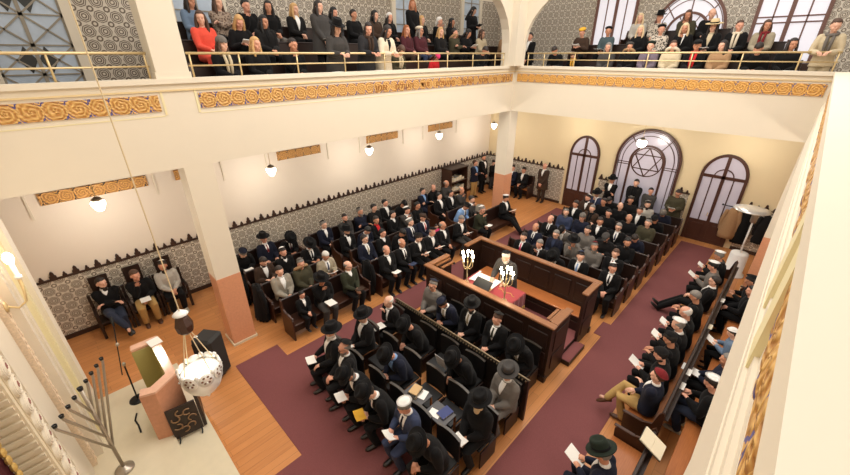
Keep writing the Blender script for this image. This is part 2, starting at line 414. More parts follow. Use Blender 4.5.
    # carpets
    struct('floor_carpet', boxes((9.136, 10.16, -12.0, 2.75, 0, .008), (4.30, 5.15, -10.2, 2.6, 0, .008), (3.80, 9.136, -11.16, -10.2, 0, .008), (6.70, 7.75, -12.0, -11.16, 0, .008), (5.15, 9.0, -10.2, -9.65, 0, .008), (8.95, 9.136, -4.55, -3.95, 0, .009)), CARPET)
shell()

# ------------------------------------------------------------------ doors and windows
def arch_pts(cx, hw, z0, zs, n=20, rise=None):
    rise = hw if rise is None else rise
    return [(cx-hw, z0)] + [(cx-hw*math.cos(PI*i/n), zs+rise*math.sin(PI*i/n)) for i in range(n+1)] + [(cx+hw, z0)]
def bars(segs, w, y0, y1):
    bm = bmesh.new()
    for (a, b) in segs:
        a, b = V((a[0], 0, a[1])), V((b[0], 0, b[1])); d = (b-a).normalized(); p = V((-d.z, 0, d.x))*w/2
        prism(bm, [((a+p).x, (a+p).z), ((b+p).x, (b+p).z), ((b-p).x, (b-p).z), ((a-p).x, (a-p).z)], 'y', y0, y1)
    return bm
def ring(bm, cx, cz, r, w, y0, y1, a0=0, a1=2*PI, n=32):
    L = [a0+(a1-a0)*i/n for i in range(n+1)]
    strip(bm, [(cx+r*math.cos(a), cz+r*math.sin(a)) for a in L], [(cx+(r-w)*math.cos(a), cz+(r-w)*math.sin(a)) for a in L], 'y', y0, y1)
def arched_door(name, cx, hw, zs, apex, fm, gm, z0=0, lower=.8, upper=False):
    root = empty(name, (cx, YB, z0)); tag(root, kind='structure')
    y1, yf = YB-.001, YB-.07
    rise = apex-zs
    def P(nm, bm, m): 
        o = part(nm, bm, m, root); o.matrix_parent_inverse = Matrix.Translation((-cx, -YB, -z0)); return o
    bm = bmesh.new(); strip(bm, arch_pts(cx, hw, z0, zs, rise=rise), arch_pts(cx, hw-.09, z0, zs, rise=rise-.09), 'y', yf, y1); P('door_frame', bm, fm)
    bm = bmesh.new(); prism(bm, arch_pts(cx, hw-.08, z0+lower, zs, rise=rise-.08), 'y', YB-.03, YB-.01); P('glass_pane', bm, gm)
    if lower:
        bm = bmesh.new(); box(bm, cx-hw+.08, cx+hw-.08, YB-.05, y1, z0, z0+lower)
        for s in (-1, 1): box(bm, cx+s*(hw*.5)-hw*.3, cx+s*(hw*.5)+hw*.3, YB-.065, YB-.05, z0+.15, z0+lower-.12, bevel=.01)
        P('door_panel', bm, fm)
    h = hw-.06
    segs = [((cx, z0), (cx, apex-.05)), ((cx-h, zs), (cx+h, zs))]
    bm = bars(segs, .1, YB-.06, YB-.012)
    b2 = bars([((cx-h*.5, z0+lower), (cx-h*.5, zs)), ((cx+h*.5, z0+lower), (cx+h*.5, zs))] + ([((cx-h, zs-.9), (cx+h, zs-.9)), ((cx-h, zs-1.05), (cx+h, zs-1.05))] if upper else []), .035, YB-.05, YB-.012)
    ring(b2, cx, zs, h*.48, .035, YB-.05, YB-.012, 0, PI, 16)
    P('stile', bm, fm); P('glazing_bar', b2, fm)
    if lower and name == 'door_3':
        bm = bmesh.new(); box(bm, cx-.1, cx-.07, YB-.11, YB-.06, 1.0, 1.12, bevel=.005); P('door_handle', bm, BRASS)
    return root
arched_door('door_1', 4.88, .625, 2.35, 3.16, BROWNF, GLASSF)
arched_door('door_3', 9.66, .66, 2.40, 3.18, BROWNF, GLASSF)
def star_window(name, cx, z0, zs, hw, apex, fm, gm, sc, star=True):
    root = empty(name, (cx, YB, z0)); tag(root, kind='structure')
    def P(nm, bm, m):
        o = part(nm, bm, m, root); o.matrix_parent_inverse = Matrix.Translation((-cx, -YB, -z0)); return o
    bm = bmesh.new(); strip(bm, arch_pts(cx, hw, z0, zs, 28, apex-zs), arch_pts(cx, hw-.08, z0, zs, 28, apex-zs-.08), 'y', YB-.08, YB-.001); P('window_frame', bm, fm)
    bm = bmesh.new(); prism(bm, arch_pts(cx, hw-.07, z0, zs, 28, apex-zs-.07), 'y', YB-.03, YB-.01); P('glass_pane', bm, gm)
    bm = bmesh.new(); ri = .62
    strip(bm, arch_pts(cx, ri, z0, zs, 24), arch_pts(cx, ri-.07, z0, zs, 24), 'y', YB-.07, YB-.012); P('inner_arch', bm, fm)
    bm = bmesh.new()
    for f in (.86, 1.0) if False else (.80, .91): strip(bm, arch_pts(cx, hw*f, z0, zs, 24, (apex-zs)*f), arch_pts(cx, hw*f-.022, z0, zs, 24, (apex-zs)*f-.022), 'y', YB-.05, YB-.012)
    for a in (45, 90, 135) if not star else (50, 130):
        a = math.radians(a); s = [((cx+ri*math.cos(a), zs+ri*math.sin(a)), (cx+(hw-.05)*math.cos(a), zs+(apex-zs-.05)*math.sin(a)))]
        b = bars(s, .03, YB-.055, YB-.012); me = mesh_from(b, 't'); bm.from_mesh(me); bpy.data.meshes.remove(me)
    for s in (-1, 1):
        for q in (zs-.12, zs-.2):
            box(bm, min(cx+s*ri, cx+s*(hw-.05)), max(cx+s*ri, cx+s*(hw-.05)), YB-.05, YB-.012, q, q+.025)
    P('glazing_bar', bm, fm)
    bm = bmesh.new(); R = ri-.07
    if star:
        cz = zs-.02; ring(bm, cx, cz, R, .035, YB-.06, YB-.015)
        for o in (PI/2, -PI/2):
            p = [(cx+(R-.02)*math.cos(o+2*PI*k/3), cz+(R-.02)*math.sin(o+2*PI*k/3)) for k in range(3)]
            b = bars([(p[k], p[(k+1) % 3]) for k in range(3)], .035, YB-.055, YB-.015); me = mesh_from(b, 't'); bm.from_mesh(me); bpy.data.meshes.remove(me)
        P('star_tracery', bm, fm)
    else:
        ring(bm, cx, zs, .34, .03, YB-.055, YB-.012, 0, PI, 20); box(bm, cx-.4, cx+.4, YB-.055, YB-.012, zs-.03, zs)
        for a in (60, 120):
            a = math.radians(a); b = bars([((cx, zs), (cx+R*math.cos(a), zs+R*math.sin(a)))], .025, YB-.05, YB-.012); me = mesh_from(b, 't'); bm.from_mesh(me); bpy.data.meshes.remove(me)
        P('tracery', bm, fm)
    return root
star_window('window_1', 7.25, .0, 2.5, 1.12, 3.70, BROWNF, GLASSF, 1)
star_window('window_2', 7.4, 5.95, 6.75, 1.05, 7.95, PINKW, GLASSU, 1, star=False)
arched_door('window_3', 5.05, .72, 8.0, 8.9, PINKW, GLASSU, z0=6.0, lower=0, upper=False)
arched_door('window_4', 9.85, .80, 8.0, 8.9, PINKW, GLASSU, z0=5.6, lower=0, upper=True)
def side_window(name, y0, y1, z0, z1, gm, diamonds=False):
    root = empty(name, (0, (y0+y1)/2, z0)); tag(root, kind='structure')
    def P(nm, bm, m):
        o = part(nm, bm, m, root); o.matrix_parent_inverse = Matrix.Translation((0, -(y0+y1)/2, -z0)); return o
    bm = bmesh.new()
    fw = .16
    for b in ((y0-fw, y0, z0-.1, z1+fw), (y1, y1+fw, z0-.1, z1+fw), (y0, y1, z1, z1+fw)): box(bm, 0.021, .10, b[0], b[1], b[2], b[3])
    P('window_frame', bm, PLASTER)
    P('glass_pane', boxes((.022, .04, y0, y1, z0, z1)), gm)
    bm = bmesh.new()
    def bar(a, b, w=.03):
        a, b = V((0, *a)), V((0, *b)); d = (b-a).normalized(); p = V((0, -d.z, d.y))*w/2
        prism(bm, [tuple((a+p)[1:]), tuple((b+p)[1:]), tuple((b-p)[1:]), tuple((a-p)[1:])], 'x', .04, .06)
    if diamonds:
        w = y1-y0; cy = (y0+y1)/2; dz = .52
        nz = int((z1-z0)/dz)
        for k in range(nz+1):
            z = z0+k*dz; bar((y0, z), (y1, z), .025)
            if k < nz:
                for h in (0, 1):
                    a = y0+h*w/2; b = a+w/2
                    bar((a, z), (b, z+dz)); bar((b, z), (a, z+dz))
        bar((cy, z0), (cy, z1), .06); bar((y0+.01, z0), (y0+.01, z1), .05); bar((y1-.01, z0), (y1-.01, z1), .05)
        P('lead_bar', bm, LEAD)
        for k in range(0, nz):
            if k % 2 == 0: continue
            for h in (-1, 1):
                b2 = bmesh.new(); c = cy+h*w/8; z = z0+(k+.5)*dz
                prism(b2, [(c-w*.115, z), (c, z+dz*.46), (c+w*.115, z), (c, z-dz*.46)], 'x', .041, .05); P('dark_pane', b2, GLASSD)
    else:
        bar(((y0+y1)/2, z0), ((y0+y1)/2, z1), .04)
        for k in range(1, 6): bar((y0, z0+(z1-z0)*k/6), (y1, z0+(z1-z0)*k/6), .025)
        P('lead_bar', bm, LEAD)
side_window('window_5', -12.75, -11.55, 5.3, 9.2, GLASSB, True)
side_window('window_6', -9.55, -8.55, 6.2, 8.9, GLASSB)
side_window('window_7', -2.85, -2.05, 6.2, 8.9, GLASSB)
side_window('window_8', .75, 1.75, 6.2, 8.9, GLASSB)

# ------------------------------------------------------------------ gallery railings
def railing(label, x0, y0, x1, y1, posts, cat='railing'):
    r = empty('gallery_railing', ((x0+x1)/2, (y0+y1)/2, ZG1)); tag(r, label, cat, 'brass railings of the galleries')
    c = r.location
    def P(nm, pts, rad):
        bm = bmesh.new(); tube(bm, [V(p)-c for p in pts], rad, 8, False); part(nm, bm, BRASS, r, True)
    P('top_rail', [(x0, y0, 6.19), (x1, y1, 6.19)], .022)
    P('middle_rail', [(x0, y0, 5.99), (x1, y1, 5.99)], .014)
    for t in posts: P('post', [(x0+(x1-x0)*t, y0+(y1-y0)*t, ZG1), (x0+(x1-x0)*t, y0+(y1-y0)*t, 6.19)], .016)
railing('slim brass handrail before the diamond-paned window', 2.98, -14.2, 2.98, YC1a-.04, [.1, .25, .62, .99])
railing('long brass handrail along the side gallery front', 3.0, YC1b+.05, 3.0, -.52, [.005]+[(i+.75)/8.2 for i in range(8)]+[.995])
railing('brass handrail along the gallery above the doors', NX0+.36, .16, NX1-.03, .16, [.005]+[(i+.6)/7.2 for i in range(7)]+[.995])

# lettering carved on the side gallery front
def lettering():
    r = empty('gallery_inscription', (NX0+.02, -4.0, 5.42)); tag(r, 'carved inscription letters along the gilded band of the side gallery', 'inscription')
    words = ['ברוך', 'ה׳', 'אלהי', 'ישראל', 'מהעולם', 'ועד', 'העולם', 'אמן']
    y = -.35
    for w in words:
        cu = bpy.data.curves.new('word', 'FONT'); cu.body = w[::-1]; cu.size = .2; cu.extrude = .006; cu.align_x = 'LEFT'
        o = bpy.data.objects.new('tmp', cu); COL.objects.link(o)
        dg = bpy.context.evaluated_depsgraph_get(); dg.update()
        me = bpy.data.meshes.new_from_object(o.evaluated_get(dg)); bpy.data.objects.remove(o)
        if not len(me.vertices): continue
        x0 = min(v.co.x for v in me.vertices); x1 = max(v.co.x for v in me.vertices); wd = (x1-x0)*1.25
        # text x axis runs towards +Y, text up is +Z
        for v in me.vertices:
            v.co = V((v.co.z+.004, (v.co.x-x0)*1.25, v.co.y))
        me.materials.clear()
        link('carved_word', me, r, (0, y-wd+4.0, -.075), mat('carved_gold', rgb(150, 96, 44), .5))
        y -= wd+.3
lettering()

# ------------------------------------------------------------------ pendant lamps, rope lamp, sconce, candelabra
def lamp_globe(x, y, z, r, label, schoolhouse=True):
    t = empty('pendant_lamp', (x, y, z)); tag(t, label, 'lamp', 'opal pendant lamps under the galleries')
    bm = bmesh.new()
    if schoolhouse: lathe(bm, [(0.01, -.13), (.055, -.125), (.085, -.08), (.12, .0), (.125, .045), (.10, .085), (.05, .1)], 20)
    else: ell(bm, (0, 0, -.02), (r, r, r), 20, 14)
    part('shade', bm, LAMP, t, True)
    bm = bmesh.new(); lathe(bm, [(.09, .085), (.11, .1), (.06, .15), (.02, .17)], 18); part('cap', bm, STEEL, t, True)
    bm = bmesh.new(); tube(bm, [(0, 0, .16), (0, 0, ZG0-z)], .008, 8, False); part('stem', bm, BRASS, t)
    L = bpy.data.lights.new('lamp_glow', 'POINT'); L.energy = 36; L.color = (1, .92, .82); L.shadow_soft_size = .15
    o = bpy.data.objects.new('lamp_glow', L); COL.objects.link(o); o.parent = t; o.location = (0, 0, -.3)
for x, y, z, l in ((1.4, -12.2, 3.44, 'opal pendant lamp above the three carved armchairs'), (1.4, -8.58, 3.40, 'opal pendant lamp second along the side aisle from the ark'),
                   (1.4, -5.33, 3.40, 'opal pendant lamp third along the side aisle from the ark'), (1.4, -2.03, 3.42, 'opal pendant lamp fourth along the side aisle from the ark'),
                   (1.4, 1.5, 3.36, 'opal pendant lamp in the far corner over the bookcase')):
    lamp_globe(x, y, z, .14, l)
lamp_globe(7.3, 1.75, 3.45, .15, 'round white globe lamp before the star window', False)

def rope_lamp():
    x, y = 7.17, -12.17
    t = empty('hanging_lamp', (x, y, 2.66)); tag(t, 'silver filigree lamp hung on ropes before the ark', 'lamp')
    PORC = mat('white_silver', rgb(238, 236, 232), .3, .25, noise=.03, nscale=20)
    bm = bmesh.new(); lathe(bm, [(.004, -.04), (.018, -.02), (.012, .0), (.035, .02), (.10, .07), (.165, .15), (.20, .24), (.205, .31), (.19, .37), (.18, .37), (.192, .31), (.185, .24), (.15, .16), (.02, .09)], 32); n = 8
    for i in range(n):
        a = 2*PI*i/n; o = V((math.cos(a), math.sin(a), 0)); u = V((-math.sin(a), math.cos(a), 0)); z = V((0, 0, 1))
        c = o*.20+z*.36
        loft(bm, [(c-o*.006, u*.078, z*.085), (c+o*.008, u*.076, z*.083)], 18)
        ell(bm, o*.215+z*.33+u*.0, (.012, .012, .012), 6, 5)
        a2 = a+PI/n; o2 = V((math.cos(a2), math.sin(a2), 0)); ell(bm, o2*.2+z*.42, (.025, .025, .035), 8, 6)
    part('bowl', bm, PORC, t, True)
    bm = bmesh.new()
    for i in range(n):
        a = 2*PI*i/n; o = V((math.cos(a), math.sin(a), 0)); u = V((-math.sin(a), math.cos(a), 0)); z = V((0, 0, 1)); c = o*.21+z*.365
        for k in range(6): 
            q = 2*PI*k/6; loft(bm, [(c+(u*math.cos(q)+z*math.sin(q))*.042, u*.013, z*.013), (c+(u*math.cos(q)+z*math.sin(q))*.042+o*.002, u*.013, z*.013)], 8)
    part('piercing_pattern', bm, mat('dark_piercing', rgb(120, 84, 66), .6), t)
    bm = bmesh.new(); lathe(bm, [(.04, .2), (.06, .3), (.05, .36)], 14); part('glass_cup', bm, LAMP, t, True)
    bm = bmesh.new()
    for k in range(4):
        a = 2*PI*k/4+.4; tube(bm, [(.19*math.cos(a), .19*math.sin(a), .36), (.03*math.cos(a), .03*math.sin(a), .92)], .005, 6, False)
    tube(bm, [(.015, 0, 1.1), (.015, 0, WTOP-2.66)], .0055, 8, False)
    part('rope', bm, mat('rope', rgb(214, 194, 156), .8), t)
    bm = bmesh.new(); lathe(bm, [(.03, .88), (.075, .92), (.085, 1.0), (.06, 1.09), (.02, 1.12)], 8); part('counterweight', bm, MIDW, t)
    bm = bmesh.new(); lathe(bm, [(.015, 1.1), (.075, 1.13), (.05, 1.15), (.015, 1.18)], 12); part('tassel_collar', bm, WHITE, t, True)
rope_lamp()

def sconce():
    t = empty('wall_sconce', (4.6, -13.57, 3.34)); tag(t, 'brass wall sconce with candle bulb on the ark pier', 'lamp'); t.scale = (.85, .85, .85)
    bm = bmesh.new(); tube(bm, [(0, -.02, -.05), (0.02, .10, -.12), (0, .2, -.06), (-.05, .23, .1), (-.1, .24, .3)], [.018, .016, .016, .02, .024], 10); part('arm', bm, BRASS, t, True)
    bm = bmesh.new(); lathe(bm, [(.02, .0), (.05, .02), (.04, .06), (.028, .07), (.03, .28)], 12, (-.1, .24, .28)); part('candle_sleeve', bm, WHITE, t, True)
    bm = bmesh.new(); ell(bm, (-.1, .24, .63), (.06, .06, .1)); part('bulb', bm, LAMP, t, True)
    bm = bmesh.new(); ell(bm, (0, -.02, -.05), (.07, .03, .1)); part('back_plate', bm, BRASS, t, True)
    L = bpy.data.lights.new('sconce_glow', 'POINT'); L.energy = 7; L.color = (1, .82, .6); L.shadow_soft_size = .08
    o = bpy.data.objects.new('sconce_glow', L); COL.objects.link(o); o.parent = t; o.location = (.05, .45, .75)
sconce()

# ------------------------------------------------------------------ ark wall, podium, pulpit, menorah
def ark():
    struct('floor_podium', boxes((2.92, 11.2, YF, -12.05, 0, .12), (3.6, 11.2, YF, -12.58, .12, .24)), STONE)
    r = empty('ark_facade', (7.17, -13.6, .24)); tag(r, 'tall cream carved ark front with ringed border and red curtain', 'ark')
    def P(nm, bm, m, sm=False):
        o = part(nm, bm, m, r, sm); o.matrix_parent_inverse = Matrix.Translation((-7.17, 13.6, -.24)); return o
    for s in (-1, 1):
        def X(a, b): return (min(7.17+s*a, 7.17+s*b), max(7.17+s*a, 7.17+s*b))
        P('pier', boxes((*X(3.42, 3.87), YF, -13.37, .24, WTOP)), PLASTER)
        P('groove', boxes((*X(3.24, 3.42), YF, -13.435, .24, WTOP)), YELLOWP)
        P('inner_pier', boxes((*X(2.67, 3.24), YF, -13.5, .24, WTOP), (*X(2.84, 2.90), YF, -13.475, .24, WTOP)), PLASTER)
        bm = bmesh.new(); box(bm, *X(2.50, 2.67), YF, -13.6, .24, 5.0)
        for k in range(44): ell(bm, (7.17+s*(2.585+.03*math.sin(k*1.9)), -13.6, .32+k*.105), (.035, .02, .05), 6, 5)
        P('ornament_band', bm, mat('painted_ornament', rgb(226, 204, 176), .7, noise=.3, nscale=34))
        P('facing', boxes((*X(1.29, 2.50), YF, -13.69, .24, 5.0)), mat('buff_facing', rgb(206, 190, 160), .75))
        P('flat_border', boxes((*X(1.66, 2.46), -13.69, -13.66, .24, 5.0)), PLASTER)
        bm = bmesh.new()
        for k in range(17):
            z = .40+k*.272; c = V((7.17+s*1.46, -13.69, z))
            loft(bm, [(c, V((.155, 0, 0)), V((0, 0, .142))), (c+V((0, .03, 0)), V((.15, 0, 0)), V((0, 0, .137)))], 22)
            for rad in (.118, .08, .045): tube(bm, [c+V((rad*math.cos(q), .03, rad*.9*math.sin(q))) for q in [2*PI*j/18 for j in range(19)]], .013, 6, False)
        P('ring_border', bm, PLASTER)
        for k in range(17 if s < 0 else 0):
            z = .40+k*.272; c = V((7.17+s*1.46, -13.65, z)); bm = bmesh.new()
            for a in range(4): ell(bm, c+V((.022*math.cos(a*PI/2+.6), 0, .022*math.sin(a*PI/2+.6))), (.018, .01, .018), 6, 5)
            P('flower_knot', bm, mat('painted_flower', rgb(150, 96, 84), .6))
        bm = bmesh.new()
        box(bm, *X(1.20, 1.29), YF, -13.70, .24, 5.0)
        for k in range(34): box(bm, *X(1.165, 1.20), YF, -13.72, .3+.11*k, .36+.11*k)
        P('stepped_moulding', bm, mat('ivory_plaster', rgb(228, 214, 186), .7))
    bm = bmesh.new(); box(bm, 7.17-2.5, 7.17+2.5, YF, -13.55, 5.0, 5.6); P('lintel', bm, PLASTER)
    bm = bmesh.new(); n = 40
    A = [(7.17-1.03+2.06*i/n, -13.97+.03*math.sin(i*1.9)) for i in range(n+1)]
    strip(bm, A, [(x, y-.03) for x, y in A], 'z', .3, 3.4); P('curtain', bm, WINE)
    bm = bmesh.new(); box(bm, 6.14, 8.2, -13.97, -13.91, 3.35, 3.45)
    for k in range(16): ell(bm, (6.2+.13*k, -13.93, 3.3), (.04, .03, .06), 8, 6)
    for k in range(24): ell(bm, (6.18, -13.92, .5+.12*k), (.05, .03, .06), 8, 6)
    P('gilt_fringe', bm, GOLDF)
ark()
def pulpit():
    r = empty('marble_pulpit', (4.16, -12.38, .122)); tag(r, 'salmon marble reading pulpit open at the back on podium', 'pulpit')
    z0, z1 = .005, 1.13
    pts_o = [(-.72, .12), (.60, .12), (.76, -.16), (.76, -.46), (-.72, -.46)]
    O = [(-.72, -.28), (-.72, .14), (.58, .14), (.80, -.22), (.72, -.42)]
    I2 = [(-.60, -.28), (-.60, .02), (.50, .02), (.66, -.23), (.60, -.36)]
    bm = bmesh.new(); strip(bm, O, I2, 'z', z0, z1); part('marble_front', bm, PINKM, r)
    bm = bmesh.new(); strip(bm, [(x*1.03, y+.01) for x, y in O], [(x*.98, y-.01) for x, y in I2], 'z', z1, z1+.04); part('marble_coping', bm, mat('polished_marble', rgb(222, 176, 150), .12, noise=.1, nscale=18), r)
    bm = bmesh.new(); strip(bm, [(x*.998, y-.002) for x, y in I2], [(x*.96, y-.012) for x, y in I2], 'z', .1, z1-.02); part('painted_lining', bm, OLIVEP, r)
    b = tag(link('music_sheet', mesh_from(boxes((-.12, .12, -.1, .1, 0, .012)), 'sheet'), None, (3.62, -12.30, .122+z1+.045), PAPER), 'white papers lying on the end of the marble pulpit', 'paper'); b.rotation_euler = (0, 0, .15)
    # carved bookstand leaning against the pulpit front
    s = empty('carved_bookstand', (5.04, -12.13, .13)); tag(s, 'dark carved wooden folding stand against the marble pulpit', 'stand')
    s.rotation_euler = (0, 0, -.15)
    bm = bmesh.new(); box(bm, -.62, .02, -.02, .03, .03, 1.1); part('side_board', bm, DARKW, s)
    bm = bmesh.new(); box(bm, .03, .06, -.46, -.03, .05, .72)
    part('front_board', bm, DARKW, s)
    bm = bmesh.new()
    for k in range(7):
        a = k*.9; c = V((.07, -.25+.12*math.cos(a), .40+.2*math.sin(a)))
        tube(bm, [c+V((0, .06*math.cos(q), .06*math.sin(q))) for q in [a+j*.6 for j in range(8)]], .012, 6)
    part('scrollwork', bm, mat('aged_bronze', rgb(150, 118, 86), .4, .5), s, True)
    bm = bmesh.new()
    for k in range(10): ell(bm, (-.58+.06*k, .035, 1.1), (.03, .02, .03), 8, 6)
    part('crest', bm, DARKW, s, True)
    for x in (-.4, -.06):
        bm = bmesh.new(); tube(bm, [(.045, x, .1), (.09, x, .03), (.14, x-.01, .012)], .012, 6); part('foot', bm, BLACKM, s, True)
pulpit()
def menorah():
    r = empty('menorah', (5.08, -13.31, .243)); tag(r, 'large steel menorah with nine slanting branches beside the ark', 'menorah')
    d = V((.866, -.5, 0)); H = 1.76
    bm = bmesh.new(); lathe(bm, [(.13, 0), (.13, .02), (.06, .04), (.03, .08)], 24); part('base', bm, STEEL, r, True)
    bm = bmesh.new(); tube(bm, [(0, 0, .08), (0, 0, H)], .024, 12, False); part('stem', bm, STEEL, r, True)
    for s in (-1, 1):
        for k in range(4):
            w = .15*(k+1); zb = H-.22-.30*(k+1)*.86
            bm = bmesh.new(); tip = d*s*w + V((0, 0, H-.05*0))
            tube(bm, [V((0, 0, zb)), tip - V((0, 0, .06)) , tip], .017, 10, False); b = part('branch', bm, STEEL, r, True)
            bm = bmesh.new(); lathe(bm, [(.024, -.02), (.028, .02), (.02, .02), (.016, -.01)], 12, tip); part('candle_cup', bm, BLACKM, b, True)
    bm = bmesh.new(); lathe(bm, [(.03, -.02), (.034, .03), (.02, .03), (.016, -.01)], 12, (0, 0, H)); part('candle_cup', bm, BLACKM, r, True)
menorah()
def speaker():
    r = empty('loudspeaker', (3.72, -11.5, 0), math.radians(35)); r.scale = (1.12, 1.12, 1.06); tag(r, 'black loudspeaker on the plank floor by the marble column', 'speaker')
    bm = boxes((-.2, .2, -.19, .19, .02, .98), bevel=.05); part('cabinet', bm, mat('speaker_black', rgb(40, 38, 36), .7, noise=.1), r)
    bm = boxes((-.16, .16, -.2, -.187, .1, .9), bevel=.003); part('grille', bm, mat('speaker_grille', rgb(28, 27, 26), .8, noise=.3, nscale=200), r)
    bm = boxes((-.17, -.11, -.1, -.05, .98, .986)); part('sticker', bm, WHITE, r)
    for sx in (-1, 1):
        bm = bmesh.new(); lathe(bm, [(.03, 0), (.03, .025)], 10, (sx*.13, 0, 0)); part('foot', bm, BLACKM, r)
speaker()
def mic():
    r = empty('microphone_stand', (3.62, -12.86, .24)); tag(r, 'black microphone boom standing behind the marble pulpit', 'microphone stand')
    bm = bmesh.new(); lathe(bm, [(.14, 0), (.13, .02), (.02, .03)], 20); part('base', bm, BLACKM, r, True)
    bm = bmesh.new(); tube(bm, [(0, 0, .03), (-.02, .03, .85)], .013, 8, False); part('pole', bm, BLACKM, r)
    bm = bmesh.new(); tube(bm, [(.05, -.05, .7), (-.36, .12, 1.5)], .009, 8, False); part('boom', bm, BLACKM, r)
    bm = bmesh.new(); tube(bm, [(-.36, .12, 1.5), (-.42, .13, 1.62)], [.018, .026], 10); part('microphone', bm, BLACKM, r, True)
    bm = bmesh.new(); ell(bm, (-.02, .03, .86), (.03, .03, .045)); ell(bm, (-.2, .06, 1.19), (.03, .03, .04)); part('clamp', bm, STEEL, r, True)
    r2 = tag(link('microphone_cable', None), None)
    bpy.data.objects.remove(r2)
    bm = bmesh.new(); tube(bm, [(4.0, -12.95, .255), (4.15, -13.0, .255), (4.3, -12.98, .255), (4.5, -12.98, .255)], .014, 8); tag(part('microphone_cable', bm, BLACKM, None, True), 'short black cable lying on the stone podium', 'cable')
mic()

# ------------------------------------------------------------------ reading platform (bimah)
def platform():
    r = empty('reading_platform', (7.1, -5.7, 0)); tag(r, 'walnut reading platform with panelled parapet in the hall centre', 'platform')
    def P(nm, bm, m, sm=False):
        o = part(nm, bm, m, r, sm); o.matrix_parent_inverse = Matrix.Translation((-7.1, 5.7, 0)); return o
    x0, x1, ya, yb, H = 5.42, 8.84, -6.82, -4.58, 1.40
    g0, g1 = -6.02, -5.30
    P('deck', boxes((x0+.05, x1-.05, ya+.08, yb-.08, .0, .2), (x1-.05, x1+.18, g0-.02, g1+.05, 0, .11), (x0-.18, x0+.05, g0-.02, g1+.05, 0, .11)), DARKW)
    P('deck_carpet', boxes((x0+.06, x1-.06, ya+.1, yb-.1, .2, .21), (x1-.04, x1+.17, g0-.01, g1+.04, .11, .118), (x0-.17, x0+.04, g0-.01, g1+.04, .11, .118)), CARPET)
    bm = bmesh.new(); box(bm, x0, x1, ya, ya+.07, 0, H)
    for i in range(6):
        a = x0+.12+i*.56; box(bm, a, a+.44, ya-.018, ya, .35, .75, bevel=.015); box(bm, a, a+.44, ya-.018, ya, .85, 1.22, bevel=.015)
    box(bm, x0-.02, x1+.02, ya-.03, ya+.07, 0, .14); P('front_parapet', bm, DARKW)
    P('front_rail', boxes((x0-.05, x1+.05, ya-.05, ya+.11, H, H+.05), bevel=.012), RAILW)
    bm = bmesh.new(); box(bm, x0, x1, yb-.07, yb, 0, H); box(bm, x0-.02, x1+.02, yb-.07, yb+.03, 0, .14)
    for i in range(6):
        a = x0+.12+i*.56; box(bm, a, a+.44, yb-.085, yb-.07, .75, 1.25, bevel=.012)
    P('back_parapet', bm, DARKW)
    P('back_rail', boxes((x0-.05, x1+.05, yb-.11, yb+.05, H, H+.05), bevel=.012), RAILW)
    for s, xx in ((1, x1), (-1, x0)):
        xa, xb = (xx-.07, xx) if s > 0 else (xx, xx+.07)
        for y0, y1, dr in ((ya+.07, g0, 1), (g1, yb-.07, -1)):
            prof = [(y0, .0), (y1, .0), (y1, H), (y0, H)]
            bm = bmesh.new(); prism(bm, prof, 'x', xa, xb)
            xf = xb if s > 0 else xa
            box(bm, min(xf, xf+s*.016), max(xf, xf+s*.016), y0+.1, y1-.1, .25, .62, bevel=.01); box(bm, min(xf, xf+s*.016), max(xf, xf+s*.016), y0+.1, y1-.1, .72, 1.22, bevel=.01)
            P('end_panel', bm, DARKW)
            P('end_rail', boxes((xa-.04, xb+.04, y0+.04 if dr > 0 else y0, y1 if dr > 0 else y1-.04, H, H+.05), bevel=.012), RAILW)
        # stepped newel rails beside the opening
        bm = bmesh.new()
        for k in range(2):
            y = g0-.02; box(bm, xa-s*(.1+.11*k)-.02, xa-s*(.1+.11*k)+.05, y-.55+.1*k, y, H-.06-.06*k, H-.02-.06*k, bevel=.008)
        P('stepped_rail', bm, RAILW)
        bm = boxes((xa-s*.11-.03, xa-s*.11+.06, g0-.5, g0-.02, .2, H-.06)); P('inner_panel', bm, DARKW)
    P('bench_seat', boxes((x0+.35, x1-.1, yb-.52, yb-.09, .62, .66), bevel=.008), SEATW)
    P('bench_front', boxes((x0+.35, x1-.1, yb-.48, yb-.44, .21, .62), (x0+.35, x1-.1, yb-.53, yb-.5, .44, .48)), DARKW)
    # reading table
    t = empty('reading_table', (6.98, -6.18, .213)); tag(t, 'reading table under red velvet cloth with gold fringe on platform', 'table')
    bm = boxes((-.6, .6, -.3, .3, .86, .95)); part('tabletop', bm, DARKW, t)
    for sx in (-.52, .52):
        bm = boxes((sx-.05, sx+.05, -.26, .26, 0, .86)); part('leg', bm, DARKW, t)
    c = empty('velvet_cloth', (6.98, -6.18, .215)); tag(c, 'red velvet cloth with gold fringe draped on the reading table', 'cloth')
    bm = bmesh.new(); box(bm, -.68, .68, -.36, .36, .955, .975)
    n = 48
    path = []
    for i in range(n):
        q = i/n*4
        if q < 1: p = (-.68+1.36*q, -.36)
        elif q < 2: p = (.68, -.36+.72*(q-1))
        elif q < 3: p = (.68-1.36*(q-2), .36)
        else: p = (-.68, .36-.72*(q-3))
        path.append(p)
    O = [(x*(1.02+.012*math.sin(i*2.1)), y*(1.03+.03*math.sin(i*2.1))) for i, (x, y) in enumerate(path)]
    strip(bm, O, [(x*.985, y*.97) for x, y in path], 'z', .62, .96, True); part('velvet', bm, REDV, c)
    bm = bmesh.new(); strip(bm, [(x*1.012, y*1.02) for x, y in O], [(x*.99, y*.985) for x, y in O], 'z', .555, .625, True)
    for x, y in path: ell(bm, (x*1.03, y*1.04, .545), (.014, .014, .03), 6, 5)
    part('fringe', bm, GOLDF, c)
    bm = bmesh.new()
    for k in range(9): tube(bm, [(.15+.05*k, .05+.04*math.sin(k*1.3), .98), (.2+.05*k, .05+.04*math.sin(k*1.3+1.3), .98)], .007, 6)
